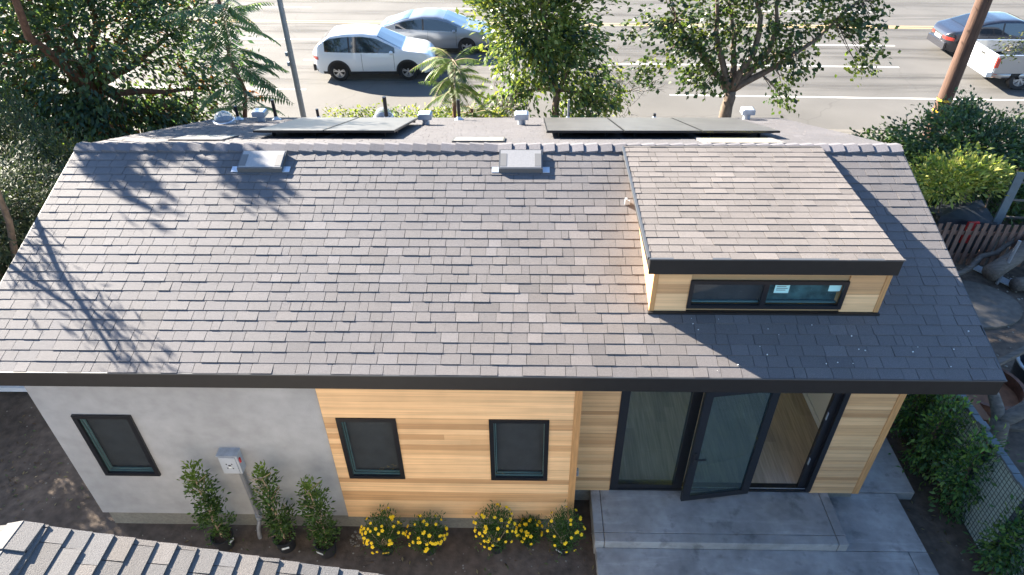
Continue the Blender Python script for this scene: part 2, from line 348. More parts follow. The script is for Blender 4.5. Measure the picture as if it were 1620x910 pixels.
# cedar siding
BH = .10244
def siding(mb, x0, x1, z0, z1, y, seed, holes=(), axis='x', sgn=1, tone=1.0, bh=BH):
    rd = random.Random(seed); j = 0; z = z0
    while z < z1 - .01:
        zt = min(z+bh, z1); u = x0 + 0.0; nextj = x0 + rd.uniform(.8, 3.2)
        segs = [(x0, x1)]
        for h in holes:
            if zt > h[2]+.03 and z < h[3]-.03:
                segs = [(p, q) for s_ in segs for p, q in ((s_[0], min(s_[1], h[0])), (max(s_[0], h[1]), s_[1])) if q-p > .01]
        base = None
        cuts = [x0]; c = x0 + rd.uniform(1.2, 9)
        while c < x1-.3: cuts.append(c); c += rd.uniform(3, 6)
        cuts.append(x1)
        for ca, cb in zip(cuts, cuts[1:]):
            k = rd.random(); b = rd.uniform(.93, 1.09)
            if k < .10: cc = (.57, .32, .145)
            elif k < .35: cc = (.72, .43, .205)
            else: cc = (.82, .51, .255)
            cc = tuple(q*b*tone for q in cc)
            for p, q in segs:
                p2, q2 = max(p, ca), min(q, cb)
                if q2-p2 > .005:
                    g = .0012
                    if axis == 'x': mb.box(p2, q2-.0008, y-.018*sgn if sgn > 0 else y, y if sgn > 0 else y+.018, z+g, zt-g, cc)
                    else: mb.box(y if sgn > 0 else y-.018, y+.018 if sgn > 0 else y, p2, q2-.0008, z+g, zt-g, cc)
        z = zt
holes = [(a, b, WB, WT) for a, b in WIN[1:]]
mb = MB()   # backing
for x0, x1, z0, z1 in ((xs, WIN[1][0], ZB, ZT), (WIN[1][1], WIN[2][0], ZB, ZT), (WIN[2][1], xc, ZB, ZT), (*WIN[1], ZB, WB), (*WIN[1], WT, ZT), (*WIN[2], ZB, WB), (*WIN[2], WT, ZT)): mb.box(x0, x1, YW+.001, YW+.12, z0, z1)
DX0, DX1, DZ0, DZ1 = 1.285, 4.32, .335, 2.72
for x0, x1, z0, z1 in ((xc-.1, DX0, ZB, ZT), (DX1, xr-.001, ZB, ZT), (DX0, DX1, DZ1, ZT)): mb.box(x0, x1, YREC+.001, YREC+.12, z0, z1)
mb.box(xc-.12, xc-.001, .122, YREC, ZB, ZT); mb.box(xr-.12, xr-.002, YREC+.122, 7.28, ZB, ZT)
part(mb, 'wall_backing', M['under'])
mb = MB(); siding(mb, xs, xc-.07, ZB, ZT, YW, 3, holes); part(mb, 'cedar_wall', M['cedar'])
mb = MB(); siding(mb, YW, YREC-.02, ZB, ZT, xc, 4, axis='y'); part(mb, 'cedar_return', M['cedar'])
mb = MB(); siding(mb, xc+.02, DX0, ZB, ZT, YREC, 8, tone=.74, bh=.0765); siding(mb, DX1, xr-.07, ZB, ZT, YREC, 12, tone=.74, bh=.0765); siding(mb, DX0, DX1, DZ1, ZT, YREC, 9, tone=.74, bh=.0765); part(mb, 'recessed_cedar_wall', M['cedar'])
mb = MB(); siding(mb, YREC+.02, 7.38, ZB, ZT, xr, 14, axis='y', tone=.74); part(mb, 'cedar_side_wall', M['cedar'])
mb = MB(); mb.box(xc-.07, xc+.021, YW-.026, YW-.001, ZB, ZT); mb.box(xr-.07, xr+.021, YREC-.026, YREC-.001, ZB, ZT); each(mb, 'corner_board', M['cedar_trim'], H)
# roof decks, soffit, fascia
HX0, HX1, HY0, HY1 = 1.62, 4.08, .64, 3.05
def deck(mb, x0, x1, y0, y1, t=.10):
    q = lambda x, y, d: (x, y, zroof(y)-d)
    mb.hexa([q(x0, y0, t), q(x1, y0, t), q(x1, y1, t), q(x0, y1, t)], [q(x0, y0, .006), q(x1, y0, .006), q(x1, y1, .006), q(x0, y1, .006)])
mb = MB(); e = .0005
deck(mb, XL, HX0, YE+.02, YR); deck(mb, HX1, XR, YE+.02, YR); deck(mb, HX0, HX1, YE+.02, HY0); deck(mb, HX0, HX1, HY1, YR); deck(mb, XL, 2.72, YR, YB-.02); deck(mb, 3.78, XR, YR, YB-.02); deck(mb, 2.72, 3.78, YR, 3.52); deck(mb, 2.72, 3.78, 4.04, YB-.02)
part(mb, 'roof_deck', M['under'])
mb = MB(); mb.box(XL+.02, XR-.02, YE+.025, .13, 3.335, 3.35); mb.box(xc, xr, .13, YREC+.13, 3.335, 3.35); part(mb, 'soffit', M['fascia'])
mb = MB(); mb.box(XL, XR, YE-.005, YE+.02, 3.325, 3.545); mb.box(XL, XR, YB-.02, YB+.005, zroof(YB)-.24, zroof(YB)-.02)
for x in (XL-.0, XR-.025):
    for y0, y1 in ((YE+.02, YR), (YR, YB-.02)):
        mb.hexa([(x, y0, zroof(y0)-.22), (x+.025, y0, zroof(y0)-.22), (x+.025, y1, zroof(y1)-.22), (x, y1, zroof(y1)-.22)], [(x, y0, zroof(y0)-.012), (x+.025, y0, zroof(y0)-.012), (x+.025, y1, zroof(y1)-.012), (x, y1, zroof(y1)-.012)])
part(mb, 'fascia', M['fascia'])
mb = MB(); mb.box(XL-.01, XR+.01, YE-.022, YE+.01, 3.547, 3.566); mb.box(XL-.01, XR+.01, YB-.01, YB+.022, zroof(YB)-.017, zroof(YB)+.002)
for x0, x1 in ((XL-.01, XL+.0), (XR-.0, XR+.01)):
    for y0, y1 in ((YE+.01, YR), (YR, YB-.01)):
        mb.hexa([(x0, y0, zroof(y0)-.03), (x1, y0, zroof(y0)-.03), (x1, y1, zroof(y1)-.03), (x0, y1, zroof(y1)-.03)], [(x0, y0, zroof(y0)+.003), (x1, y0, zroof(y0)+.003), (x1, y1, zroof(y1)+.003), (x0, y1, zroof(y1)+.003)])
part(mb, 'drip_edge', M['drip'])
LEN = math.hypot(YR-YE, ZR-ZE)
def skip_f(u, v):
    x = XL+u; y = YE + v/LEN*(YR-YE)
    return 1.55 < x < 4.15 and .56 < y < 3.12
nf = Vector((0, -SL, 1)).normalized(); nb = Vector((0, SL, 1)).normalized()
mb = MB(); shingles(mb, (XL, YE-.01, ZE-.003), (1, 0, 0), (0, 1, SL), nf, XR-XL, LEN, LEN/26, skip_f, shade_main, 11); part(mb, 'front_roof', M['shingle'])
mb = MB(); shingles(mb, (XR, YB+.01, zroof(YB)-.003), (-1, 0, 0), (0, -1, SL), nb, XR-XL, math.hypot(YB-YR, SL*(YB-YR)), .143, lambda u, v: 2.70 < XR-u < 3.80 and 3.50 < YB-v*.951 < 4.06, lambda u, v, rd: tuple(.82*c for c in shade_main(.1, v, rd)), 12); part(mb, 'rear_roof', M['shingle'])  # shingle colour darkened on this slope to offset its stronger sun
# ridge caps
mb = MB(); x = XL; rd = random.Random(3)
def cap(mb, x0, x1, h0, h1, col):
    w_ = .135; y0, y1 = YR-w_, YR+w_; lift = .022
    P = lambda x, y, h: (x, y, zroof(y)+h)
    for ya, yb in ((y0, YR), (YR, y1)):
        mb.hexa([P(x0, ya, .004), P(x1, ya, .004), P(x1, yb, .004), P(x0, yb, .004)], [P(x0, ya, h0), P(x1, ya, h1), P(x1, yb, h1+.004), P(x0, yb, h0+.004)], col)
while x < XR-.05:
    x1 = min(x+.208, XR); b = rd.uniform(.82, 1.14); c = (.125*b, .12*b, .13*b)
    if x < -.6: cap(mb, x+.004, x1+.015 if x1 < XR else x1, .045, .018, c)
    else: cap(mb, x-.015, x1-.004, .018, .042, c)
    x = x1
part(mb, 'ridge_cap', M['shingle'])
# ---- dormer
dx0, dx1, dyf = 1.49, 4.21, .50
zd = lambda y: 4.678 + (y-.40)*.032
mb = MB()
def tri_wall(mb, xa, xb):
    pr = [(dyf+.02, zroof(dyf)-.05), (3.0, zroof(3.0)-.03), (3.0, zd(3.0)-.06), (dyf+.02, zd(dyf)-.06)]
    i = len(mb.v); mb.v += [(xa, y, z) for y, z in pr] + [(xb, y, z) for y, z in pr]; mb.f += [(i+3, i+2, i+1, i), (i+4, i+5, i+6, i+7)] + [(i+k, i+(k+1) % 4, i+4+(k+1) % 4, i+4+k) for k in range(4)]; mb.c += [(.5, .3, .15)]*6
tri_wall(mb, dx0+.015, dx0+.10); tri_wall(mb, dx1-.10, dx1-.015)
DW = (1.925, 3.755, 3.905, 4.305)
for x0, x1, z0, z1 in ((dx0+.001, DW[0], 3.80, 4.62), (DW[1], dx1-.001, 3.80, 4.62), (DW[0], DW[1], 3.80, DW[2]), (DW[0], DW[1], DW[3], 4.62)): mb.box(x0, x1, dyf+.001, dyf+.1, z0, z1, (.4, .25, .12))
dorm = part(mb, 'dormer', M['cedar'])
mb = MB(); siding(mb, dx0+.05, dx1-.05, zroof(dyf)-.005, 4.60, dyf, 21, [(DW[0], DW[1], DW[2], DW[3])], bh=.139, tone=.98); part(mb, 'dormer_siding', M['cedar'], dorm)
mb = MB()
for k in range(6):   # boards on the dormer's left cheek
    z0 = 3.84 + k*.139; y1 = min((z0-ZE)/SL + YE + .30, 3.0)
    mb.box(dx0-.003, dx0+.014, dyf, min(3.0, (z0+.139-ZE)/SL+YE), max(z0, 3.84)+.001, min(z0+.137, 4.60), (.60, .37, .18))
    mb.box(dx1-.014, dx1+.003, dyf, min(3.0, (z0+.139-ZE)/SL+YE), max(z0, 3.84)+.001, min(z0+.137, 4.60), (.60, .37, .18))
each(mb, 'dormer_cheek_board', M['cedar'], dorm)
mb = MB(); mb.box(dx0-.008, dx0+.05, dyf-.026, dyf-.001, zroof(dyf)-.01, 4.60); mb.box(dx1-.05, dx1+.008, dyf-.026, dyf-.001, zroof(dyf)-.01, 4.60); each(mb, 'dormer_trim', M['cedar_trim'], dorm)
mb = MB(); ex0, ex1 = 1.395, 4.215
mb.hexa([(ex0, .41, zd(.41)-.1), (ex1, .41, zd(.41)-.1), (ex1, 3.16, zd(3.16)-.07), (ex0, 3.16, zd(3.16)-.07)], [(ex0, .41, zd(.41)-.006), (ex1, .41, zd(.41)-.006), (ex1, 3.16, zd(3.16)-.006), (ex0, 3.16, zd(3.16)-.006)]); part(mb, 'dormer_deck', M['under'], dorm)
mb = MB(); mb.box(ex0, ex1, .385, .41, 4.465, 4.668)
for x in (ex0-.002, ex1-.018): mb.hexa([(x, .412, 4.50), (x+.02, .412, 4.50), (x+.02, 3.1, zd(3.1)-.09), (x, 3.1, zd(3.1)-.09)], [(x, .412, zd(.41)-.012), (x+.02, .412, zd(.41)-.012), (x+.02, 3.1, zd(3.1)-.012), (x, 3.1, zd(3.1)-.012)])
part(mb, 'dormer_fascia', M['fascia'], dorm)
mb = MB(); mb.box(ex0-.012, ex1+.012, .368, .40, 4.67, 4.685)
part(mb, 'dormer_drip_edge', M['drip'], dorm)
mb = MB()
mb.hexa([(ex0-.03, .40, zd(.4)-.02), (ex0+.0, .40, zd(.4)-.02), (ex0+.0, 3.1, zd(3.1)-.02), (ex0-.03, 3.1, zd(3.1)-.02)], [(ex0-.03, .40, zd(.4)+.012), (ex0+.0, .40, zd(.4)+.012), (ex0+.0, 3.1, zd(3.1)+.012), (ex0-.03, 3.1, zd(3.1)+.012)])
part(mb, 'dormer_flashing', M['drip'], dorm)
mb = MB(); shingles(mb, (ex0, .372, zd(.372)), (1, 0, 0), (0, 1, .032), (0, -.032, 1), ex1-ex0, 2.75, .143, None, shade_warm, 31); part(mb, 'dormer_roof', M['shingle'], dorm)
mb = MB(); mb.box(dx0-.02, dx1+.02, dyf-.06, dyf+.0, zroof(dyf-.06)+.006, zroof(dyf)+.014); part(mb, 'base_flashing', M['fascia'], dorm)

def window(name, x0, x1, z0, z1, y, fw=.055, parent=H, mull=None, blind=True):
    mb = MB()
    for a, b, c, d in ((x0, x1, z0, z0+fw), (x0, x1, z1-fw, z1), (x0, x0+fw, z0+fw, z1-fw), (x1-fw, x1, z0+fw, z1-fw)): mb.box(a, b, y-.032, y+.006, c, d)
    if mull: mb.box(mull-.03, mull+.03, y-.028, y+.006, z0+fw, z1-fw)
    f = part(mb, name, M['frame'], parent); return f
def pane(f, x0, x1, z0, z1, y, m='glass', name='pane'):
    mb = MB(); mb.quad((x0, y, z0), (x1, y, z0), (x1, y, z1), (x0, y, z1)); return part(mb, name, M[m], f)
for i, (a, b) in enumerate(WIN):
    f = window('window', a-.002, b+.002, WB-.002, WT+.002, YW-.001, .058)
    i0, i1, j0, j1 = a+.056, b-.056, WB+.056, WT-.056
    pane(f, i0, i1, j0, j1, -.004)
    mb = MB()
    for p, q, c, d in ((i0, i1, j0, j0+.008), (i0, i0+.008, j0+.008, j1), (i1-.008, i1, j0+.008, j1), (i0+.008, i1-.008, j1-.008, j1)): mb.box(p, q, .006, .03, c, d)
    for p, q, c, d in ((i0+.02, i1-.02, j0+.022, j0+.03), (i0+.02, i0+.028, j0+.03, j1-.02)): mb.box(p, q, .031, .055, c, d)
    part(mb, 'glazing_bead', M['bead'], f)
    mb = MB(); mb.box(i0, i1, .085, .095, j0, j1); part(mb, 'blind', M['blind'], f)
# dormer window
f = window('dormer_window', DW[0]-.004, DW[1]+.004, DW[2]-.004, DW[3]+.004, dyf-.002, .048, H, 2.815)
pane(f, DW[0]+.046, 2.785, DW[2]+.046, DW[3]-.046, dyf+.02); pane(f, 2.845, DW[1]-.046, DW[2]+.046, DW[3]-.046, dyf+.02)
mb = MB(); mb.box(DW[0]+.046, 2.785, dyf+.03, dyf+.06, DW[2]+.046, DW[2]+.062); mb.box(2.845, DW[1]-.046, dyf+.03, dyf+.06, DW[2]+.046, DW[2]+.062); part(mb, 'glazing_bead', M['bead'], f)
mb = MB(); mb.box(DW[0]+.046, 2.842, dyf+.07, dyf+.08, DW[2]+.03, DW[3]-.04); part(mb, 'sash_backing', M['blind'], f)  # opaque dark sheet added behind the left sash to hide the sunlit room
mb = MB(); mb.box(2.845, DW[1]-.046, dyf+.085, dyf+.09, DW[2]+.03, DW[3]-.04); part(mb, 'inner_panel', M['teal'], f)  # teal sheet added behind the right sash, also hiding the bright interior
for x0, z0, x1, z1 in ((2.93, 4.11, 3.10, 4.255), (3.56, 4.14, 3.70, 4.25)):
    mb = MB(); mb.box(x0, x1, dyf+.012, dyf+.016, z0, z1); lab(part(mb, 'window_sticker', M['sticker'], f), 'pale teal paper sheet stuck on the dormer glass')
mb = MB()
for k in range(4): mb.box(2.95, 3.08-.02*(k % 2), dyf+.0105, dyf+.0115, 4.225-.025*k, 4.233-.025*k)
part(mb, 'sticker_print', M['drip'], f)
# ---- sliding/folding glass door
fr = MB(); y = YREC
fr.box(DX0, DX0+.12, y-.03, y+.10, DZ0, DZ1); fr.box(DX1-.07, DX1, y-.03, y+.10, DZ0, DZ1); fr.box(DX0+.12, DX1-.07, y-.03, y+.10, DZ1-.1, DZ1)
fr.box(DX0+.12, DX1-.07, y-.03, y+.10, DZ0, DZ0+.03); fr.box(2.245, 2.375, y-.02, y+.08, DZ0+.03, DZ1-.1)
fr.box(DX0+.12, 2.245, y-.018, y+.07, DZ0+.03, DZ0+.12); fr.box(DX1-.17, DX1-.07, y+.035, y+.09, DZ0+.03, DZ1-.1)
fo = part(fr, 'door_frame', M['frame']); pane(fo, DX0+.12, 2.245, DZ0+.12, DZ1-.1, y+.02, 'door_glass', 'fixed_pane')
mb = MB()
for z in (.93, 1.9): mb.box(DX1-.176, DX1-.168, y+.0, y+.03, z, z+.14)
mb.box(DX0+.12, DX1-.07, y+.0, y+.012, DZ0+.031, DZ0+.036); each(mb, 'striker_plate', M['galv'], fo)
hx, hy = 3.35, YREC-.04; ang = R(8.5)
Md = Matrix.Translation((hx, hy, 0)) @ Matrix.Rotation(ang, 4, 'Z')     # leaf extends toward local -x
LW = 1.04; mb = MB(); z0, z1 = DZ0+.035, DZ1-.05
for a, b, c, d in ((-LW, 0, z0, z0+.10), (-LW, 0, z1-.10, z1), (-LW, -LW+.115, z0+.10, z1-.10), (-.115, 0, z0+.10, z1-.10)): mb.box(a, b, -.055, 0, c, d, m=Md)
leaf = part(mb, 'open_door', M['frame']); mb = MB(); mb.box(-LW+.115, -.115, -.032, -.026, z0+.10, z1-.10, m=Md); part(mb, 'door_pane', M['door_glass'], leaf)
mb = MB(); mb.box(-LW+.035, -LW+.075, -.068, -.055, 1.22, 1.46, m=Md); mb.bar(Md @ Vector((-LW+.055, -.10, 1.36)), Md @ Vector((-LW+.20, -.10, 1.355)), .022, .02); mb.bar(Md @ Vector((-LW+.055, -.055, 1.36)), Md @ Vector((-LW+.055, -.105, 1.36)), .02, .02); part(mb, 'door_handle', M['pot'], leaf)
# interior seen through the doors
mb = MB(); rd = random.Random(2); x = .85
while x < 4.88:
    x1 = min(x+.19, 4.88); yy = YREC+.10 - rd.random()*1.2
    while yy < 7.27:
        y1 = yy + rd.uniform(1.2, 2.2); b = rd.uniform(.82, 1.12); mb.box(x+.0008, x1-.0008, max(yy, YREC+.10), min(y1, 7.27)-.001, .30, .36, (.43*b, .35*b, .285*b)); yy = y1
    x = x1
part(mb, 'interior_floor', M['oak'])
mb = MB(); mb.box(4.88, 4.905, YREC+.125, 7.28, .3, 3.3); mb.box(.80, .85, YREC+.125, 7.28, .3, 3.3); each(mb, 'interior_wall', M['plaster'], H)
mb = MB(); mb.box(4.862, 4.879, YREC+.125, 7.28, .36, .48); part(mb, 'baseboard', M['white_pvc'])
f = window('rear_window', 1.298, 4.302, .998, 2.602, 7.36, .06, mull=2.8); pane(f, 1.36, 4.24, 1.06, 2.54, 7.375)  # window added in the unseen rear wall to bring sunlight into the room
# outlet on the recess wall
mb = MB(); mb.box(.72, .79, YREC-.085, YREC-.019, .72, .83); ou = part(mb, 'outlet_box', M['galv']); mb = MB(); mb.box(.735, .775, YREC-.092, YREC-.086, .74, .81); part(mb, 'outlet_cover', M['galv_dark'], ou)
# disconnect box and conduit
mb = MB(); mb.box(-4.13, -3.87, -.13, -.002, 1.43, 1.80); eb = part(mb, 'electrical_box', M['box_grey'])
mb = MB(); mb.box(-4.12, -3.90, -.142, -.131, 1.45, 1.77); part(mb, 'box_door', M['box_grey'], eb)
mb = MB(); mb.box(-4.14, -3.86, -.15, -.0, 1.80, 1.815)
part(mb, 'rain_hood', M['galv'], eb)
mb = MB(); mb.box(-3.87, -3.85, -.11, -.085, 1.64, 1.72); part(mb, 'switch_lever', M['red'], eb)
mb = MB()
for a, b, c, d in ((-4.05, -4.035, 1.63, 1.65), (-3.975, -3.96, 1.63, 1.65), (-4.05, -4.035, 1.55, 1.57), (-3.975, -3.96, 1.545, 1.565), (-4.02, -3.985, 1.60, 1.625)): mb.box(a, b, -.1445, -.1425, c, d)
each(mb, 'warning_print', M['pot'], eb)
mb = MB(); mb.box(-4.025, -3.985, -.1445, -.1425, 1.565, 1.593); part(mb, 'warning_label', M['tag'], eb)
mb = MB(); mb.tube([(-3.935, -.065, 1.43), (-3.935, -.065, .34), (-3.94, -.07, .26), (-3.955, -.13, .16), (-3.96, -.17, .06), (-3.96, -.18, -.03)], .032, 10); cd = part(mb, 'conduit', M['galv_dark'], smooth=True, angle=40)
mb = MB(); mb.tube([(-3.935, -.065, .30), (-3.935, -.065, .36)], .045, 10); mb.tube([(-3.935, -.065, .40), (-3.935, -.065, .42)], .04, 10); part(mb, 'conduit_coupling', M['galv'], cd)
# skylights on the front slope
def slope_box(mb, x0, x1, y0, y1, h0, h1, col=None):
    P = lambda x, y, h: (x, y, zroof(y)+h)
    mb.hexa([P(x0, y0, h0), P(x1, y0, h0), P(x1, y1, h0), P(x0, y1, h0)], [P(x0, y0, h1), P(x1, y0, h1), P(x1, y1, h1), P(x0, y1, h1)], col)
for k, (x0, x1, y0, y1) in enumerate(((-4.13, -3.49, 2.69, 3.035), (-.40, .22, 2.69, 3.06))):
    mb = MB(); slope_box(mb, x0, x1, y0, y1, 0, .075); s_ = part(mb, 'skylight', M['drip']); lab(s_, ('skylight left of the roof middle under tree shade', 'skylight near the middle of the roof with side blinds')[k])
    mb = MB(); slope_box(mb, x0+.02, x1-.02, y0+.02, y1-.02, .075, .081); part(mb, 'skylight_pane', M['sky_pane'], s_)
    mb = MB(); slope_box(mb, x0+.02, x0+.11, y0+.04, y1-.09, .082, .084); slope_box(mb, x1-.11, x1-.02, y0+.04, y1-.09, .082, .084); each(mb, 'skylight_shade', M['shade'], s_)
    mb = MB(); slope_box(mb, x0-.10, x0-.002, y0, y0+.10, .012, .02); slope_box(mb, x1+.002, x1+.10, y0, y0+.10, .012, .02); each(mb, 'skylight_flashing', M['galv'], s_)
for x0, x1, y0, y1 in ((-5.6, -4.75, 3.75, 4.35), (-1.15, -.35, 3.62, 4.12)):
    mb = MB(); slope_box(mb, x0, x1, y0, y1, 0, .03); s_ = lab(part(mb, 'skylight', M['drip']), 'pale skylight on the rear slope'); mb = MB(); slope_box(mb, x0+.02, x1-.02, y0+.02, y1-.02, .03, .034); part(mb, 'skylight_pane', M['sky_film'], s_)
s_ = None
mb = MB(); x0, x1, y0, y1 = 2.66, 3.84, 3.44, 4.12
for q_ in ((x0, x1, y0, y0+.09), (x0, x1, y1-.09, y1), (x0, x0+.07, y0+.09, y1-.09), (x1-.07, x1, y0+.09, y1-.09)): slope_box(mb, *q_, -.08, .034)
s_ = lab(part(mb, 'skylight', M['sky_film']), 'pale skylight on the rear slope under the right solar panels')
mb = MB(); slope_box(mb, x0+.07, x1-.07, y0+.09, y1-.09, .028, .03); part(mb, 'skylight_pane', M['film'], s_)
# solar panels
for x0, x1 in ((-4.39, -3.27), (-3.25, -2.12), (.31, 1.52), (1.54, 2.75), (2.77, 3.98)):
    y0, y1 = 4.12, 6.45
    mb = MB(); slope_box(mb, x0, x1, y0, y1, .105, .14); s_ = part(mb, 'solar_panel', M['alu']); mb = MB(); slope_box(mb, x0+.015, x1-.015, y0+.015, y1-.015, .14, .143); part(mb, 'solar_glass', M['panel'], s_)
    for yy in (y0+.25, y1-.35):
        mb = MB(); slope_box(mb, x0, x1, yy, yy+.04, .07, .104)
        for xx in (x0+.2, x1-.25): slope_box(mb, xx, xx+.04, yy-.01, yy+.05, .005, .07)
        part(mb, 'mounting_rail', M['alu'], s_)
# roof vents with capped tops, domes, black pipes
for x, yv in ((-5.40, 6.94), (-1.96, 6.35), (-.11, 6.35), (4.54, 7.45)):
    z = zroof(yv); mb = MB(); mb.lathe([(.0, -.03), (.075, -.03), (.075, .15), (0, .15)], 14, (x, yv, z)); v_ = part(mb, 'roof_vent', M['galv'])
    mb = MB(); mb.prism([(x-.13, z+.14), (x+.13, z+.14), (x+.13, z+.23), (x+.10, z+.25), (x-.10, z+.25), (x-.13, z+.23)], yv-.10, yv+.10)
    mb.v = [(a, c, b) for a, b, c in mb.v]; part(mb, 'vent_cap', M['galv'], v_)
for x, yv in ((-5.98, 6.55), (-3.02, 7.5)):
    z = zroof(yv); mb = MB(); mb.lathe([(.21, -.06), (.21, .08), (.18, .09)], 24, (x, yv, z)); v_ = part(mb, 'sun_tunnel', M['galv'])
    mb = MB(); mb.lathe([(.185, .085)]+[(.185*math.cos(t*math.pi/16), .09+.17*math.sin(t*math.pi/16)) for t in range(1, 8)]+[(.001, .262)], 24, (x, yv, z)); part(mb, 'clear_dome', M['dome'], v_, smooth=True)
for x, hgt, rr, m in ((-6.05, .28, .032, 'black_metal'), (-5.25, .42, .035, 'black_metal'), (-4.36, .22, .03, 'black_metal'), (-2.93, .48, .04, 'black_metal'), (-1.42, .42, .035, 'black_metal'), (.84, .42, .022, 'galv_dark'), (2.62, .12, .03, 'black_metal')):
    yv = 7.35; z = zroof(yv); mb = MB(); mb.tube([(x, yv, z-.05), (x, yv, z+.02+hgt)], rr, 12); v_ = part(mb, 'vent_pipe', M[m], smooth=True, angle=40)
    mb = MB(); mb.lathe([(.10, .02), (.06, .045), (rr+.004, .09), (rr+.004, .10)], 14, (x, yv, z-.01)); part(mb, 'pipe_collar', M['galv'], v_, smooth=True)
# small hook near the dormer
mb = MB(); mb.box(1.33, 1.40, 2.12, 2.17, 4.36, 4.42); mb.box(1.33, 1.36, 2.12, 2.17, 4.42, 4.46); part(mb, 'roof_anchor', M['galv'])
# pale crumbs of debris and dust on the shaded shingles
mb = MB(); rd = random.Random(9)
for k in range(22):
    x = rd.uniform(1.9, 5.2); y = rd.uniform(-.3, .45) if rd.random() < .8 else rd.uniform(-.3, 1.2)
    if y > .42 and x < 4.3: y = .3
    s_ = rd.uniform(.004, .011); z = zroof(y)+.014; mb.box(x, x+s_*rd.uniform(1, 1.8), y, y+s_, z, z+s_)
o_ = part(mb, 'roof_debris', M['tag']); o_['kind'] = 'stuff'

# ------------------------------------------------------------------ patio and paths
def slab(name, pts, z, h): 
    mb = MB(); mb.prism(pts, z-h, z); o = struct(mb.build(name, M['concrete'])); mod = o.modifiers.new('b', 'BEVEL'); mod.width = .008; mod.segments = 2; return o
ptop = .30; g = .004
px0, px1, py0, py1 = 1.0, 4.60, -.37, YREC-.005
slab('patio', [(px0+.14+g, py0+.15+g), (px1-.14-g, py0+.15+g), (px1-.14-g, py1), (px0+.14+g, py1)], ptop, .32)
slab('patio', [(px0, py0+.15+g), (px0+.14-g, py0+.15+g), (px0+.14-g, py1), (px0, py1)], ptop, .32)
slab('patio', [(px1-.14+g, py0+.15+g), (px1, py0+.15+g), (px1, py1), (px1-.14+g, py1)], ptop, .32)
slab('patio', [(px0, py0), (px0+.14-g, py0), (px0+.14-g, py0+.15-g), (px0, py0+.15-g)], ptop, .32)
slab('patio', [(px0+.14+g, py0), (px1-.14-g, py0), (px1-.14-g, py0+.15-g), (px0+.14+g, py0+.15-g)], ptop, .32)
slab('patio', [(px1-.14+g, py0), (px1, py0), (px1, py0+.15-g), (px1-.14+g, py0+.15-g)], ptop, .32)
slab('path', [(px0+.02, -3.1), (5.47, -3.1), (5.47, py0-.003), (px0+.02, py0-.003)], .15, .17)
slab('path', [(5.478, -3.1), (5.80, -3.1), (5.74, py0-.003), (5.478, py0-.003)], .15, .17)
slab('path', [(px1+.004, py0+.005), (5.74, py0+.005), (5.72, .62), (px1+.004, .62)], .15, .17)
slab('path', [(5.06, .63), (6.02, .63), (6.1, 3.9), (5.06, 3.9)], .16, .18)
slab('path', [(px1+.01, .628), (5.05, .628), (5.05, .80), (px1+.01, .80)], .155, .17)

def shade_n(u, v, rd):
    b = rd.uniform(.82, 1.12); w_ = rd.uniform(-.01, .01); return ((.118+w_*.6)*b, .111*b, (.107-w_*.6)*b)
# ------------------------------------------------------------------ neighbour's roof, bottom left
NH = thing('neighbour_house', 'grey shingled roof corner with ridge caps at the bottom left', 'house')
ny, nx, nz, ns = -3.2, -3.46, 4.9, .25
mb = MB(); q = lambda x, d: nz - ns*abs(x-nx) - d
mb.hexa([(nx, -9, q(nx, .12)), (1, -9, q(1, .12)), (1, ny-.01, q(1, .12)), (nx, ny-.01, q(nx, .12))], [(nx, -9, q(nx, .006)), (1, -9, q(1, .006)), (1, ny-.01, q(1, .006)), (nx, ny-.01, q(nx, .006))])
mb.hexa([(-8, -9, q(-8, .12)), (nx, -9, q(nx, .12)), (nx, ny-.01, q(nx, .12)), (-8, ny-.01, q(-8, .12))], [(-8, -9, q(-8, .006)), (nx, -9, q(nx, .006)), (nx, ny-.01, q(nx, .006)), (-8, ny-.01, q(-8, .006))])
part(mb, 'roof_deck', M['under'], NH)
Ls = math.hypot(4.46, 4.46*ns)
mb = MB(); shingles(mb, (1, -9, q(1, 0)), (0, 1, 0), (-1, 0, ns), Vector((ns, 0, 1)), -ny+ -0 + 9 - 2*0 + 0 - 0 - (-ny)*0 - 6.4+0.0 if False else (9+ny), Ls, .143, None, shade_n, 41, tw=(.2, .36), th=(.010, .019)); 
Lw = math.hypot(4.54, 4.54*ns)
shingles(mb, (-8, ny, q(-8, 0)), (0, -1, 0), (1, 0, ns), Vector((-ns, 0, 1)), 9+ny, Lw, .143, None, shade_n, 42, tw=(.2, .36), th=(.010, .018))
part(mb, 'shingle_roof', M['shingle'], NH)
mb = MB(); yy = ny
while yy > -8.8:
    b = rnd.uniform(.85, 1.1); c = (.115*b, .112*b, .112*b)
    for xa, xb in ((nx-.13, nx), (nx, nx+.13)):
        P = lambda x, y, h: (x, y, q(x, 0)+h)
        mb.hexa([P(xa, yy-.22, .004), P(xb, yy-.22, .004), P(xb, yy, .004), P(xa, yy, .004)], [P(xa, yy-.22, .034), P(xb, yy-.22, .038), P(xb, yy, .022), P(xa, yy, .018)], c)
    yy -= .2
part(mb, 'ridge_cap', M['shingle'], NH)
mb = MB(); mb.hexa([(nx, ny-.012, q(nx, .2)), (1, ny-.012, q(1, .2)), (1, ny+.006, q(1, .2)), (nx, ny+.006, q(nx, .2))], [(nx, ny-.012, q(nx, .01)), (1, ny-.012, q(1, .01)), (1, ny+.006, q(1, .01)), (nx, ny+.006, q(nx, .01))])
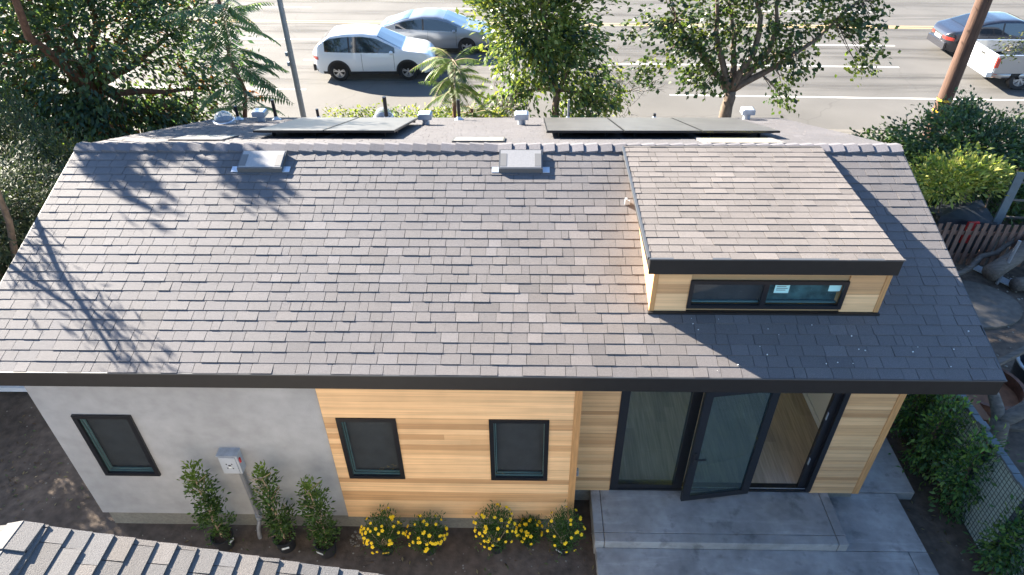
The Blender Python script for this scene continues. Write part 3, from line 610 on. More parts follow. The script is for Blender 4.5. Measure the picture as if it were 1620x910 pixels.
mb.hexa([(-8, ny-.012, q(-8, .2)), (nx, ny-.012, q(nx, .2)), (nx, ny+.006, q(nx, .2)), (-8, ny+.006, q(-8, .2))], [(-8, ny-.012, q(-8, .01)), (nx, ny-.012, q(nx, .01)), (nx, ny+.006, q(nx, .01)), (-8, ny+.006, q(-8, .01))])
part(mb, 'fascia', M['drip'], NH)
mb = MB(); mb.box(-7.6, .6, -8.8, -3.55, -.02, 3.7); part(mb, 'wall', M['stucco'], NH)

# ------------------------------------------------------------------ foliage
rs = np.random.RandomState(7)
def leaves(C, D, size, wid, rng, fold=.25, upbias=.6, jitter=.5):
    """C centres (n,3), D lean directions (n,3): folded kite leaves"""
    n = len(C); d = D + rng.normal(0, jitter, (n, 3)); d /= np.linalg.norm(d, axis=1)[:, None]+1e-9
    nr = rng.normal(0, 1, (n, 3)); nr[:, 2] = np.abs(nr[:, 2]) + upbias; s = np.cross(d, nr); s /= np.linalg.norm(s, axis=1)[:, None]+1e-9
    nn = np.cross(s, d); L = (size*rng.uniform(.65, 1.3, n))[:, None]; W_ = L*wid
    V = np.stack([C, C+d*L*.5+s*W_*.5+nn*L*fold*.3, C+d*L-nn*L*fold*.3, C+d*L*.5-s*W_*.5+nn*L*fold*.3], 1)
    return V
def blob_points(blobs, n, rng, shell=.55):
    ws = np.array([b[6] if len(b) > 6 else b[3]*b[4]*b[5] for b in blobs]); ws = ws/ws.sum(); out = []
    for b, w_ in zip(blobs, ws):
        k = max(1, int(round(n*w_))); v = rng.normal(0, 1, (k, 3)); v /= np.linalg.norm(v, axis=1)[:, None]
        r = (shell + (1-shell)*rng.rand(k))**.8 * np.where(rng.rand(k) < .25, rng.rand(k), 1); r *= 1 + .22*np.sin(v[:, 0]*7+b[0])*np.cos(v[:, 2]*6+b[1]*3)
        out.append(np.array(b[:3]) + v*r[:, None]*np.array(b[3:6]))
    return np.concatenate(out)
def foliage(name, parent, blobs, ntwig, per, size, wid, cols, rng, m='leaf', spread=.22, off=(0, 0, 0), droop=0., zmin=.05, twigs=None, out=True, cl=.25):
    T = blob_points(blobs, ntwig, rng); T = T[T[:, 2] > zmin] if zmin is not None else T
    if twigs is not None: T = np.concatenate([T, twigs])
    cen = np.array([np.average([b[i] for b in blobs]) for i in range(3)])
    n = len(T); C = np.repeat(T, per, 0) + rng.normal(0, spread, (n*per, 3))*np.array([1, 1, .7])
    D = C-cen if out else C*0; D /= (np.linalg.norm(D, axis=1)[:, None]+1e-9); D[:, 2] -= droop
    V = leaves(C, D*.8, size, wid, rng)
    cols = np.array(cols); tc = cols[rng.choice(len(cols), n)]; cc = np.repeat(tc, per, 0) * rng.uniform(1-cl, 1+cl, (n*per, 1)) * (1 + rng.normal(0, .05, (n*per, 3)))
    o = np_quads(name, V, np.clip(cc, .004, .9), M[m], parent, off); return o, T
def limb(mb, a, b, r0, r1, rng, bend=.15, n=6, seg=6, sag=0.0):
    a = np.array(a, float); b = np.array(b, float); L = np.linalg.norm(b-a); k1 = rng.normal(0, bend, 3)*L*.5; pts = []; rr = []
    for i in range(seg+1):
        t = i/seg; p = a + (b-a)*t + k1*math.sin(math.pi*t) + np.array([0, 0, 1])*L*sag*math.sin(math.pi*t) + (rng.normal(0, .012, 3)*L if 0 < i < seg else 0); pts.append(p); rr.append(r0+(r1-r0)*t)
    mb.tube(pts, rr, n); return pts
def tree(name, label, cat, base, fork, blobs, ntwig, per, size, wid, cols, seed, r0=.18, limbs=None, bark='bark', m='leaf', spread=.22, droop=0, group=None, ntw=60, zmin=.3, extra=None, limb_r=.07, cl=.25):
    rng = np.random.RandomState(seed); t = thing(name, label, cat, base, group=group); B = np.array(base, float)
    mb = MB(); limb(mb, base, fork, r0, r0*.75, rng, .05, 10); part(mb, 'trunk', M[bark], t, off=base, smooth=True)
    mb = MB(); ends = limbs or [tuple(b[:3]) for b in blobs]; nodes = []
    for e in ends:
        pts = limb(mb, fork, e, limb_r*1.35, limb_r*.4, rng, .14, 8, 7); nodes += pts[2:]
    cr, T = foliage('crown', t, blobs, ntwig, per, size, wid, cols, rng, m, spread, base, droop, zmin=zmin, twigs=extra, cl=cl)
    nodes = np.array(nodes)
    for p in T[rng.choice(len(T), min(ntw, len(T)), replace=False)]:
        k = np.argmin(np.linalg.norm(nodes-p, axis=1)); limb(mb, nodes[k], p, .018, .005, rng, .12, 5, 4)
    part(mb, 'branches', M[bark], t, off=base, smooth=True)
    return t
DK = [(.075, .13, .085), (.055, .105, .075), (.10, .155, .08), (.11, .16, .07), (.06, .115, .085)]
# big dark tree at the back left, with rusty dying leaves inside
tree('broadleaf_tree', 'large dark green tree with rusty brown dead leaves behind the left roof end', 'tree', (-12.9, 13.2, 0), (-12.6, 13.0, 2.0),
     [(-15.2, 12.6, 3.4, 2.6, 2.0, 2.2), (-12.4, 12.4, 4.2, 2.6, 2.0, 2.0), (-10.1, 13.3, 3.4, 1.8, 1.2, 1.8), (-9.4, 13.3, 1.9, 1.2, .9, .9), (-13.5, 11.4, 6.4, 3.0, 2.4, 1.8), (-15.8, 12.5, 1.6, 1.8, 1.4, 1.1), (-11.0, 12.0, 5.6, 2.0, 1.8, 1.4), (-12.9, 11.6, 1.4, 1.6, .8, 1.2, 9), (-10.9, 12.8, 1.1, 1.5, .7, .9, 5), (-9.9, 13.4, 4.6, 1.4, .9, 1.0), (-11.2, 9.6, 8.0, 1.7, 1.0, .6, 5)],
     2950, 15, .19, .45, DK*5 + [(.10, .15, .05), (.12, .16, .05), (.24, .09, .03), (.12, .06, .03)], 21, .26, bark='bark_brown', ntw=220, spread=.24, limb_r=.1)
# lower foliage masses behind the left rake
tree('bright_shrub', 'yellow green shrub lit by sun behind the left roof corner', 'shrub', (-11.6, 9.4, 0), (-11.6, 9.4, .6),
     [(-11.9, 9.4, 1.6, 1.3, .8, .6), (-9.9, 9.6, 1.5, 1.0, .8, .5)], 190, 12, .10, .5, [(.14, .17, .03), (.09, .13, .03), (.05, .09, .03)], 23, .05, ntw=30, spread=.13, m='leaf_thin', limb_r=.03)
CED = [(.045, .07, .04), (.06, .085, .045), (.03, .05, .032), (.09, .11, .06), (.035, .05, .03)]
tree('cypress_tree', 'feathery grey green cypress beside the left rake nearest the camera', 'tree', (-9.3, 3.6, 0), (-9.2, 3.6, 1.5),
     [(-9.6, 3.6, 1.9, 1.2, 1.2, 1.8), (-9.5, 4.1, 2.9, .9, 1.0, 1.1), (-9.6, 5.2, 2.1, 1.3, 1.3, 1.6), (-8.9, 2.9, 5.6, .35, .12, .07, .03), (-8.2, 2.35, 5.5, .4, .1, .05, .018), (-7.5, 1.75, 5.35, .35, .05, .03, .012)], 1500, 24, .12, .22, CED, 25, .12, m='needle', spread=.13, droop=-.5, ntw=130, limb_r=.05, cl=.3)
tree('cypress_tree', 'feathery cypress farther back beside the upper left rake', 'tree', (-10.6, 7.4, 0), (-10.5, 7.4, 1.5),
     [(-10.7, 7.4, 1.5, 1.5, 1.2, 1.4), (-9.0, 6.6, 1.4, 1.0, 1.1, 1.1), (-11.9, 7.6, 2.6, 1.4, 1.0, 1.5), (-9.3, 8.4, 1.3, 1.4, 1.0, 1.1)], 1700, 22, .12, .22, CED, 26, .12, m='needle', spread=.14, droop=-.5, ntw=110, limb_r=.05, cl=.3)
# centre tree, leaves bright in back light
GR = [(.17, .22, .06), (.16, .21, .06), (.09, .14, .05), (.06, .11, .05), (.22, .26, .07)]
tree('broadleaf_tree', 'leafy green tree in the middle behind the roof vents', 'tree', (.86, 13.4, 0), (.88, 13.6, 1.7),
     [(.2, 13.6, 2.8, 1.35, 1.1, 1.1), (1.8, 13.6, 1.6, 1.15, .9, 1.0), (1.1, 13.6, 3.5, 1.3, 1.0, 1.0), (-.5, 13.7, 1.3, .8, .7, .7, .35), (-.9, 14.0, 4.0, .8, .8, .8, .5), (.3, 13.8, 5.0, 2.0, 1.3, 1.2), (-.8, 13.7, 7.0, 2.6, 1.6, 1.3, 3)],
     1250, 15, .18, .5, GR*2 + [(.028, .055, .035), (.03, .06, .03)], 31, .13, ntw=160, spread=.2, limb_r=.055)
# street tree with heart leaves
ST = [(.045, .075, .03), (.035, .065, .03), (.06, .095, .03), (.10, .13, .035), (.028, .05, .03)]
ext = np.array([(9.3+.5*math.sin(i*1.7), 13.9, 4.3-.05*i) for i in range(24)] + [(9.8+.3*math.sin(i*2.3), 13.9, 3.2-.055*i) for i in range(22)] + [(7.7+.2*math.sin(i), 13.9, 2.1-.07*i) for i in range(16)] + [(3.5+.25*math.sin(i), 13.9, 2.5-.05*i) for i in range(16)])
tree('street_tree', 'street tree with heart shaped leaves and dark forked limbs at the kerb', 'tree', (6.12, 13.95, .1), (6.1, 13.9, 1.55),
     [(4.9, 13.9, 3.0, 1.25, 1.1, 1.0), (6.2, 14.1, 3.4, 1.2, 1.2, 1.2), (7.4, 13.9, 2.7, 1.0, 1.0, .9), (8.3, 13.9, 3.7, 1.3, 1.0, .7), (3.9, 13.9, 3.4, 1.1, .9, .8), (6.2, 13.9, 5.4, 3.0, 2.4, 1.4), (9.5, 13.9, 4.9, 1.2, .9, .5), (5.2, 13.9, 1.95, .8, .7, .35, .4)],
     900, 13, .135, .85, ST, 41, .21, limbs=[(4.2, 14.0, 3.6), (5.2, 13.7, 4.6), (6.0, 14.2, 4.8), (6.7, 13.9, 4.6), (9.2, 13.9, 4.15), (7.6, 13.8, 2.9), (5.6, 14.0, 4.0)], ntw=260, spread=.17, droop=.5, extra=ext, limb_r=.085)
# branch of a tree outside the right edge
tree('broadleaf_tree', 'thin branch with small olive leaves reaching in at the upper right corner', 'tree', (17.0, 12.0, 0), (16.4, 12.3, 3.0),
     [(14.3, 12.7, 3.6, 1.1, .6, .45), (13.1, 13.0, 3.0, .55, .4, .3, .15), (15.6, 12.5, 4.6, 1.6, 1.2, 1.0)], 190, 14, .085, .5, [(.10, .115, .05), (.14, .15, .07), (.06, .08, .035)], 45, .15, ntw=60, spread=.14, bark='twig', limb_r=.04)
# bare twiggy tree behind the centre
t = thing('bare_tree', 'leafless grey twigs spreading right of the middle tree', 'tree', (2.4, 14.2, 0)); rng = np.random.RandomState(5); mb = MB()
limb(mb, (2.4, 14.2, 0), (2.5, 14.2, 1.4), .05, .04, rng, .05, 6); part(mb, 'trunk', M['twig'], t, off=(2.4, 14.2, 0)); mb = MB()
def grow(a, d, L, r, dep):
    b = np.array(a) + d*L; limb(mb, a, b, r, r*.6, rng, .12, 5, 4)
    if dep: 
        for k in range(3): 
            d2 = d + rng.normal(0, .55, 3)*np.array([1.2, .5, 1]); d2 /= np.linalg.norm(d2); grow(b, d2, L*rng.uniform(.55, .85), r*.6, dep-1)
for k in range(7):
    d = np.array([rng.uniform(-.9, 1.0), rng.normal(0, .3), rng.uniform(.2, .9)]); d /= np.linalg.norm(d); grow((2.5, 14.2, rng.uniform(.7, 1.5)), d, rng.uniform(.6, .9), .02, 3)
part(mb, 'branches', M['twig'], t, off=(2.4, 14.2, 0))
t = thing('dead_bush', 'tangle of pale dry branches between the fern like tree and the middle tree', 'bush', (-1.3, 13.2, 0)); mb = MB()
for k in range(10):
    d = np.array([rng.uniform(-1, 1), rng.normal(0, .3), rng.uniform(.1, .9)]); d /= np.linalg.norm(d); grow((-1.3+rng.uniform(-.6, .6), 13.2, rng.uniform(.3, .9)), d, rng.uniform(.5, .8), .022, 2)
limb(mb, (-2.1, 13.2, 1.15), (-.2, 13.3, .75), .05, .04, rng, .1, 7); limb(mb, (-1.2, 13.2, 0), (-1.1, 13.2, 1.0), .06, .05, rng, .1, 7)
part(mb, 'branches', M['twig'], t, off=(-1.3, 13.2, 0))
# pinnate-leaved trees (tree of heaven)
def frond_tree(label, base, top, nf, L, seed, cols, low=.35):
    rng = np.random.RandomState(seed); t = thing('pinnate_tree', label, 'tree', base); mb = MB(); limb(mb, base, top, .07, .045, rng, .03, 8); part(mb, 'trunk', M['bark_brown'], t, off=base, smooth=True)
    mb = MB(); Vs = []; Cs = []; top = np.array(top)
    for k in range(nf):
        az = k*2.399 + rng.uniform(-.3, .3); el = rng.uniform(-.3, .8) ; LL = L*rng.uniform(.75, 1.1); s0 = top - np.array([0, 0, low*rng.rand()**1.6])
        d = np.array([math.cos(az)*math.cos(el), math.sin(az)*math.cos(el), math.sin(el)]); pts = [s0]; p = s0.copy(); ns_ = 20
        for i in range(ns_):
            p = p + d*LL/ns_; d = d + np.array([rng.normal(0, .01), rng.normal(0, .01), -.05]); d /= np.linalg.norm(d); pts.append(p.copy())
        mb.tube(pts, [.009-.006*i/ns_ for i in range(ns_+1)], 4)
        c = np.array(cols[rng.randint(len(cols))]); side0 = np.cross(pts[1]-pts[0], [0, 0, 1.]); side0 /= np.linalg.norm(side0)
        for i in range(3, 19):
            tt = i/19*ns_; i0 = min(int(tt), ns_-1); q_ = pts[i0]*(1-(tt-i0)) + pts[i0+1]*(tt-i0); dd = pts[i0+1]-pts[i0]; dd /= np.linalg.norm(dd); sd = np.cross(dd, [0, 0, 1.]); sd /= np.linalg.norm(sd)+1e-9
            ll = .25*L/1.3*math.sin(math.pi*min(1, (i+3)/22.5))**.6
            for sg in (-1, 1):
                ld = sd*sg*.9 + dd*.35 + np.array([0, 0, -.38]) + rng.normal(0, .06, 3); ld /= np.linalg.norm(ld); wv = np.cross(ld, [0, 0, 1.]); wv /= np.linalg.norm(wv); w2 = ll*.14
                Vs.append([q_, q_+ld*ll*.35+wv*w2, q_+ld*ll+np.array([0, 0, -.02]), q_+ld*ll*.35-wv*w2]); Cs.append(c*rng.uniform(.8, 1.2))
    np_quads('fronds', np.array(Vs), np.array(Cs), M['leaf_thin'], t, base); part(mb, 'frond_stems', M['stem_tan'], t, off=base); return t
frond_tree('tall fern like tree in front of the big dark tree and pale street pole', (-7.75, 11.5, 0), (-7.6, 11.4, 4.85), 54, 1.5, 51, [(.13, .21, .12), (.16, .25, .13), (.10, .17, .10)], 2.9)
frond_tree('small bright fern like tree in front of the white car bonnet', (-2.12, 12.4, 0), (-2.05, 12.4, 3.0), 32, 1.2, 53, [(.15, .21, .07), (.20, .25, .08), (.10, .16, .06)], 1.1)
frond_tree('lowest fern like sapling beside a black pipe behind the roof', (-1.6, 12.6, 0), (-1.6, 12.6, 1.5), 12, 1.0, 54, [(.10, .15, .045), (.07, .12, .04)], .4)
# hedge along the kerb
def hedge(name, label, cat, blobs, n, per, size, wid, cols, seed, m='leaf_thin', spread=.12):
    base = (blobs[0][0], blobs[0][1], 0); t = thing(name, label, cat, base); rng = np.random.RandomState(seed)
    for b in blobs: mb = MB(); limb(mb, (b[0], b[1], 0), (b[0], b[1], b[2]), .03, .015, rng, .1, 6); part(mb, 'stem', M['bark'], t, off=base)
    foliage('crown', t, blobs, n, per, size, wid, cols, rng, m, spread, base); return t
YG = [(.17, .21, .05), (.12, .17, .04), (.07, .12, .03), (.22, .24, .08)]
hedge('hedge', 'low sunlit yellow green hedge behind the left solar panels', 'hedge', [(-5.6+.55*i, 12.9, .85, .5, .5, .55) for i in range(9)], 520, 12, .10, .5, YG, 61)
hedge('shrub', 'tiny sunlit sprig beside the left roof vent', 'shrub', [(-7.0, 12.8, .8, .2, .2, .25)], 14, 10, .1, .5, YG, 62)
DG = [(.06, .11, .05), (.045, .085, .045), (.085, .135, .05), (.10, .16, .055), (.04, .075, .045)]
hedge('hedge', 'wide dark green hedge beyond the right end of the roof', 'hedge', [(9.3, 10.2, 1.0, 1.2, 1.0, .9), (11.0, 10.6, 1.3, 1.4, 1.1, 1.0), (12.8, 10.6, 1.2, 1.4, 1.1, 1.0), (14.4, 10.2, 1.2, 1.3, 1.2, 1.1), (12.2, 9.2, .9, 1.3, .9, 1.0), (10.4, 9.3, .9, 1.1, .9, .9), (8.6, 9.2, .9, .9, .9, .8), (11.5, 11.3, 1.8, .35, .3, .5, .3)], 1700, 16, .13, .5, DG, 63, 'leaf', .17)
tree('broadleaf_tree', 'tall tree left of the house throwing leafy shade on the roof', 'tree', (-13.2, 5.6, 0), (-13.0, 5.6, 3.2),
     [(-14.0, 3.6, 3.4, 2.7, 2.5, 2.5, 7), (-12.6, 1.6, 2.9, 2.0, 2.2, 2.4, 6), (-13.1, 2.6, 3.2, 1.1, 1.1, 1.1, 5), (-12.2, 2.3, 2.6, .9, .9, .9, 3), (-11.3, 2.0, 2.5, .95, 1.0, 1.0, 7), (-10.4, 6.0, 7.35, .45, .2, .08, .26), (-9.5, 6.3, 7.25, .3, .15, .06, .12), (-8.5, 5.9, 7.35, .3, .15, .08, .18)], 1900, 12, .2, .45, DK, 66, .2, ntw=60, limb_r=.05, spread=.14)
hedge('shrub', 'bright yellow green bush between the dark hedge and picket fence', 'shrub', [(9.5, 8.0, 1.75, .75, .6, .5), (10.2, 8.1, 1.9, .55, .5, .4), (8.6, 7.9, 1.3, .6, .6, .7), (10.6, 8.0, 1.7, .4, .35, .25, .1), (8.5, 7.3, .9, .4, .4, .5)], 330, 13, .13, .4, [(.33, .35, .09), (.24, .29, .08), (.13, .19, .05), (.42, .42, .14)], 64, 'leaf_thin', .13)
# bushes trained on the right fence
for k, (x, y, hgt, s_, sd, l) in enumerate([(6.45, 1.9, 1.0, .42, 71, 'farthest fence bush with pale green tips just under the eave'), (6.35, 1.15, 1.15, .36, 72, 'second fence bush with bare brown twigs low down'), (6.45, .45, 1.2, .46, 73, 'fullest dark green bush climbing the wire mesh fence'), (6.55, -.65, .95, .42, 74, 'bush in the bottom right corner against the wire mesh fence')]):
    hedge('fence_bush', l, 'bush', [(x, y, .35, s_*.6, s_*.55, .3), (x-.02, y, hgt*.75, s_*.7, s_*.55, .42), (x+.05, y+.05, hgt*1.25, s_*.5, s_*.42, .28)], 105, 14, .085, .42, [(.065, .15, .05), (.045, .105, .045), (.15, .26, .06)], sd, 'leaf', .10)

# ------------------------------------------------------------------ potted plants by the wall
def pot(t, r, h, tagm='tag', tag_ang=-70):
    mb = MB(); mb.lathe([(0, .0), (r*.8, 0), (r, h-.02), (r+.012, h-.02), (r+.012, h), (r-.008, h), (r-.012, h-.05)], 24); part(mb, 'pot', M['pot'], t, smooth=True, angle=35)
    mb = MB(); mb.lathe([(.0001, h-.045), (r-.012, h-.05)], 20); part(mb, 'soil', M['soil'], t)
    a = R(tag_ang); c = Vector((math.cos(a), math.sin(a), 0)); sd = Vector((-c.y, c.x, 0)); mb = MB(); p = c*(r*.96+.004)
    mb.hexa([p-sd*.05+Vector((0, 0, h*.6)), p+sd*.05+Vector((0, 0, h*.6)), p+sd*.05+c*.004+Vector((0, 0, h*.6)), p-sd*.05+c*.004+Vector((0, 0, h*.6))], [p-sd*.05+c*.01+Vector((0, 0, h*.8)), p+sd*.05+c*.01+Vector((0, 0, h*.8)), p+sd*.05+c*.014+Vector((0, 0, h*.8)), p-sd*.05+c*.014+Vector((0, 0, h*.8))])
    part(mb, 'pot_tag', M[tagm], t)
SH = [(.07, .125, .045), (.055, .10, .04), (.10, .17, .05)]
for k, (x, y, hgt, ta, l) in enumerate([(-4.42, -.32, 1.85, -20, 'leftmost tall potted shrub in black pot below the electrical box'), (-3.50, -.33, 1.88, -70, 'middle potted shrub just right of the conduit'), (-2.88, -.40, 1.75, -110, 'potted shrub with bare tan stem nearest the cedar wall')]):
    t = thing('potted_shrub', l, 'potted plant', (x, y, 0), group='tall potted shrubs along the stucco wall'); pot(t, .15, .26, 'tag', ta); rng = np.random.RandomState(80+k)
    mb = MB(); limb(mb, (0, 0, .2), (rng.uniform(-.03, .03), 0, hgt*.85), .016, .006, rng, .03, 6)
    for j in range(22): 
        z = rng.uniform(.35, hgt*.9); a = rng.uniform(0, 6.28); limb(mb, (0, 0, z-.08), (.17*math.cos(a), .17*math.sin(a), z+.08), .006, .003, rng, .1, 4, 3)
    part(mb, 'stem', M['stem_tan'], t)
    bl = [(rng.uniform(-.03, .03), 0, .42+(hgt-.6)*j/5, .205-.012*j if j < 5 else .11, .205-.012*j if j < 5 else .11, .2) for j in range(6)]
    T = blob_points(bl, 190, rng, .3); T = T[rng.rand(len(T)) < .75 + .25*np.sin(T[:, 2]*9+k*2)]; n = len(T); per = 9; C = np.repeat(T, per, 0)+rng.normal(0, .035, (n*per, 3)); D = C-np.array([0, 0, 0])[None]; D[:, 2] = .12; D /= np.linalg.norm(D, axis=1)[:, None]
    V = leaves(C, D, .068, .42, rng); top = np.clip((C[:, 2]-hgt*.72)/(hgt*.3), 0, 1)[:, None]; cc = np.array(SH)[rng.choice(3, n*per)]*(1-top)+np.array([(.15, .22, .035)])*top; cc = cc*rng.uniform(.75, 1.25, (n*per, 1))
    np_quads('foliage', V, cc, M['leaf_thin'], t)
fl0 = MB()
for j in range(5):
    a = j*2*math.pi/5; c, s_ = math.cos(a), math.sin(a); fl0.poly([(0, 0, 0), (.016*c-.011*s_, .016*s_+.011*c, .004), (.026*c, .026*s_, .002), (.016*c+.011*s_, .016*s_-.011*c, .004)])
fl0.lathe([(.008, .003), (.006, .008), (.0001, .009)], 6)
fm = None
for k, (x, y, rr, hh, nfl, tm, ta, l) in enumerate([(-2.02, -.38, .27, .78, 44, 'yellow', -80, 'yellow flowering bush in pot with a yellow tag'), (-1.40, -.36, .25, .70, 42, 'yellow', 60, 'second yellow flowering bush from the left in its pot'), (-.42, -.32, .28, .82, 42, 'tag', 60, 'yellow flowering bush under the right hand cedar wall window'), (.06, -.20, .17, .45, 26, 'tag', 80, 'small low yellow flowering bush between two larger ones'), (.55, -.33, .27, .82, 24, 'tag', -120, 'yellow flowering bush beside the concrete step with fewest flowers')]):
    t = thing('flowering_bush', l, 'potted plant', (x, y, 0), group='yellow flowering bushes along the cedar wall'); pot(t, .115, .2, tm, ta); rng = np.random.RandomState(90+k)
    mb = MB()
    for j in range(12): a = rng.uniform(0, 6.28); limb(mb, (0, 0, .14), (rr*.7*math.cos(a), rr*.7*math.sin(a), hh*rng.uniform(.6, .9)), .006, .003, rng, .1, 4, 3)
    part(mb, 'stem', M['stem_tan'], t)
    rr *= 1.0; bl = [(0, 0, hh*.62, rr, rr, hh*.4)]
    T = blob_points(bl, 230, rng, .4); n = len(T); per = 9; C = np.repeat(T, per, 0)+rng.normal(0, .03, (n*per, 3)); D = C-np.array([0, 0, .2]); D /= np.linalg.norm(D, axis=1)[:, None]
    V = leaves(C, D, .055, .2, rng); cc = np.array([(.055, .115, .035), (.08, .15, .05), (.04, .09, .03)])[rng.choice(3, n*per)]*rng.uniform(.75, 1.25, (n*per, 1)); np_quads('foliage', V, cc, M['leaf_thin'], t)
    for j in range(nfl):
        v = rng.normal(0, 1, 3); v[1] -= .5; v[2] = abs(v[2])*.9+.05 if rng.rand() < .8 else v[2]*.6; v /= np.linalg.norm(v); p = np.array([0, 0, hh*.62]) + v*np.array([rr, rr, hh*.38])*rng.uniform(1.0, 1.2)
        if fm is None: fo_ = fl0.build('flower', M['flower'], t); fm = fo_.data
        else: fo_ = bpy.data.objects.new('flower', fm); COL.objects.link(fo_); fo_.parent = t
        fo_.location = p; nv = Vector(v)+Vector((0, -.5, .6)); fo_.rotation_euler = nv.to_track_quat('Z', 'Y').to_euler(); sc = rng.uniform(.8, 1.25); fo_.scale = (sc, sc, sc)

# ------------------------------------------------------------------ right side yard
# wire mesh fence with pale panels
t = thing('mesh_fence', 'pale panel fence covered with dark wire mesh along the right side path', 'fence', (6.6, 0, 0)); off = (6.6, 0, 0)
mb = MB(); yy = -3.0
while yy < 3.4: mb.box(6.62, 6.64, yy, yy+.82, -.02, 1.42, None); yy += .9
part(mb, 'panel', M['mesh_panel'], t, off=off)
yy = -3.06
while yy < 3.5:
    mb = MB(); mb.box(6.60, 6.68, yy-.045, yy+.045, -.02, 1.47); part(mb, 'post', M['steel_blue'], t, off=off); yy += .9
mb = MB(); z = .03
while z < 1.45: mb.box(6.582, 6.588, -3.0, 3.4, z, z+.004); z += .065
yy = -3.0
while yy < 3.4: mb.box(6.574, 6.581, yy, yy+.004, 0, 1.45); yy += .065
part(mb, 'wire_mesh', M['wire'], t, off=off)
mb = MB(); rd = random.Random(4); yy = -3.0
while yy < 3.4: z = 1.44+rd.uniform(-.02, .02); mb.box(6.57+rd.uniform(-.02, .01), 6.68, yy, yy+.14, z, z+.03+rd.uniform(0, .03)); yy += .15
part(mb, 'capping', M['steel_blue'], t, off=off)
# picket fence
t = thing('picket_fence', 'brown wooden picket fence below the bright yellow green bush', 'fence', (8.7, 7.1, 0)); off = (8.7, 7.1, 0); mb = MB()
for z in (.25, .85): mb.bar((8.6, 7.14, z), (11.9, 6.93, z), .03, .09)
part(mb, 'rail', M['picket'], t, off=off); x = 8.68
while x < 11.8: 
    yy = 7.11-(x-8.6)*.064; hgt = 1.1+rd.uniform(-.03, .03); mb = MB(); mb.hexa([(x, yy-.02, .03), (x+.09, yy-.02, .03), (x+.09, yy, .03), (x, yy, .03)], [(x, yy-.02, hgt), (x+.09, yy-.02, hgt), (x+.09, yy, hgt), (x, yy, hgt)]); part(mb, 'picket', M['picket'], t, off=off); x += .158
# leaning frame
t = thing('leaning_frame', 'grey blue ladder like frame leaning behind the picket fence', 'frame', (11, 7.8, 0)); off = (11, 7.8, 0)
mb = MB(); mb.bar((10.75, 7.5, .2), (10.95, 7.75, 2.0), .2, .04, (0, 1, 0)); mb.bar((11.45, 7.5, .1), (11.65, 7.75, 2.0), .07, .04, (0, 1, 0)); part(mb, 'upright', M['steel_blue'], t, off=off)
mb = MB()
for k in range(4): z = .5+.42*k; mb.bar((10.8+.1*z, 7.56+.1*z, z), (11.5+.1*z, 7.56+.1*z, z-.04), .035, .04)
part(mb, 'rung', M['greywood'], t, off=off)
o = MB(); o.hexa([(9.3, 7.4, 0), (10.9, 7.4, 0), (10.9, 8.4, 0), (9.3, 8.4, 0)], [(9.5, 7.6, .95), (10.8, 7.5, .8), (10.7, 8.2, 1.05), (9.4, 8.3, .8)]); tag(o.build('tarp_pile', M['tarp']), 'black tarp covered heap behind the picket fence', 'tarp')
mb = MB(); mb.box(10.0, 10.25, 7.33, 7.38, .4, .95); tag(mb.build('red_cloth', M['red']), 'dull red cloth hanging behind the pickets', 'cloth')
# round concrete pad, boards, logs, barrel, crate
sheet('concrete_pad', [(9.35+1.15*math.cos(a*math.pi/16), 5.6+.85*math.sin(a*math.pi/16)) for a in range(32)], .03, M['pad'], .06)
for k, (a, b, wd, l) in enumerate([((10.25, 6.85, .06), (10.75, 6.15, .05), .22, 'long pale broken board lying beside the round concrete pad'), ((10.7, 6.3, .06), (11.2, 5.95, .05), .3, 'short pale broken board at the foot of the logs')]):
    mb = MB(); mb.bar(a, b, wd, .03); tag(mb.build('board', M['greyfence']), l, 'board', 'broken boards on the ground')
for k, (a, b, r, l) in enumerate([((10.1, 6.2, .35), (12.1, 7.4, 1.0), .17, 'thick upper driftwood log leaning against the picket fence'), ((10.6, 6.0, .2), (12.4, 6.5, .5), .14, 'lower driftwood log beside the broken boards'), ((9.3, 6.4, .15), (11.8, 7.3, 1.15), .06, 'thin dark branch crossing in front of the pickets')]):
    rng = np.random.RandomState(k); mb = MB(); limb(mb, a, b, r*1.1, r*.8, rng, .06, 9, 8); tag(mb.build('log', M['greywood'], smooth=True), l, 'log', 'old logs by the picket fence')
mb = MB(); mb.tube([(10.45, 6.3, 0), (10.5, 6.35, 1.1)], .035, 8); tag(mb.build('metal_pipe', M['galv_dark']), 'upright grey pipe standing among the logs', 'pipe')
bx, by = 7.98, 2.55
t = thing('barrel', 'large rust brown open barrel beyond the right roof corner', 'barrel', (bx, by, 0))
mb = MB(); mb.lathe([(.56, 0), (.62, .3), (.60, .62), (.53, .62), (.55, .3), (.5, .35)], 32); part(mb, 'drum', M['rust'], t, smooth=True, angle=35)
mb = MB(); mb.lathe([(.0001, .40), (.56, .40)], 32); part(mb, 'lid', M['crate'], t)
for z in (.08, .45):
    mb = MB(); mb.lathe([(.60, z), (.635, z), (.635, z+.05), (.60, z+.05)], 32); part(mb, 'hoop', M['rust'], t, smooth=True, angle=35)
t = thing('crate', 'brown wooden crate between the mesh fence and the barrel', 'crate', (7.2, 2.1, 0)); mb = MB()
mb.box(-.3, .3, -.45, .35, 0, .7); part(mb, 'box', M['crate'], t); mb = MB()
for xx in (-.3, -.1, .1): mb.box(xx+.005, xx+.195, -.47, .37, .701, .72)
part(mb, 'lid_board', M['crate'], t)
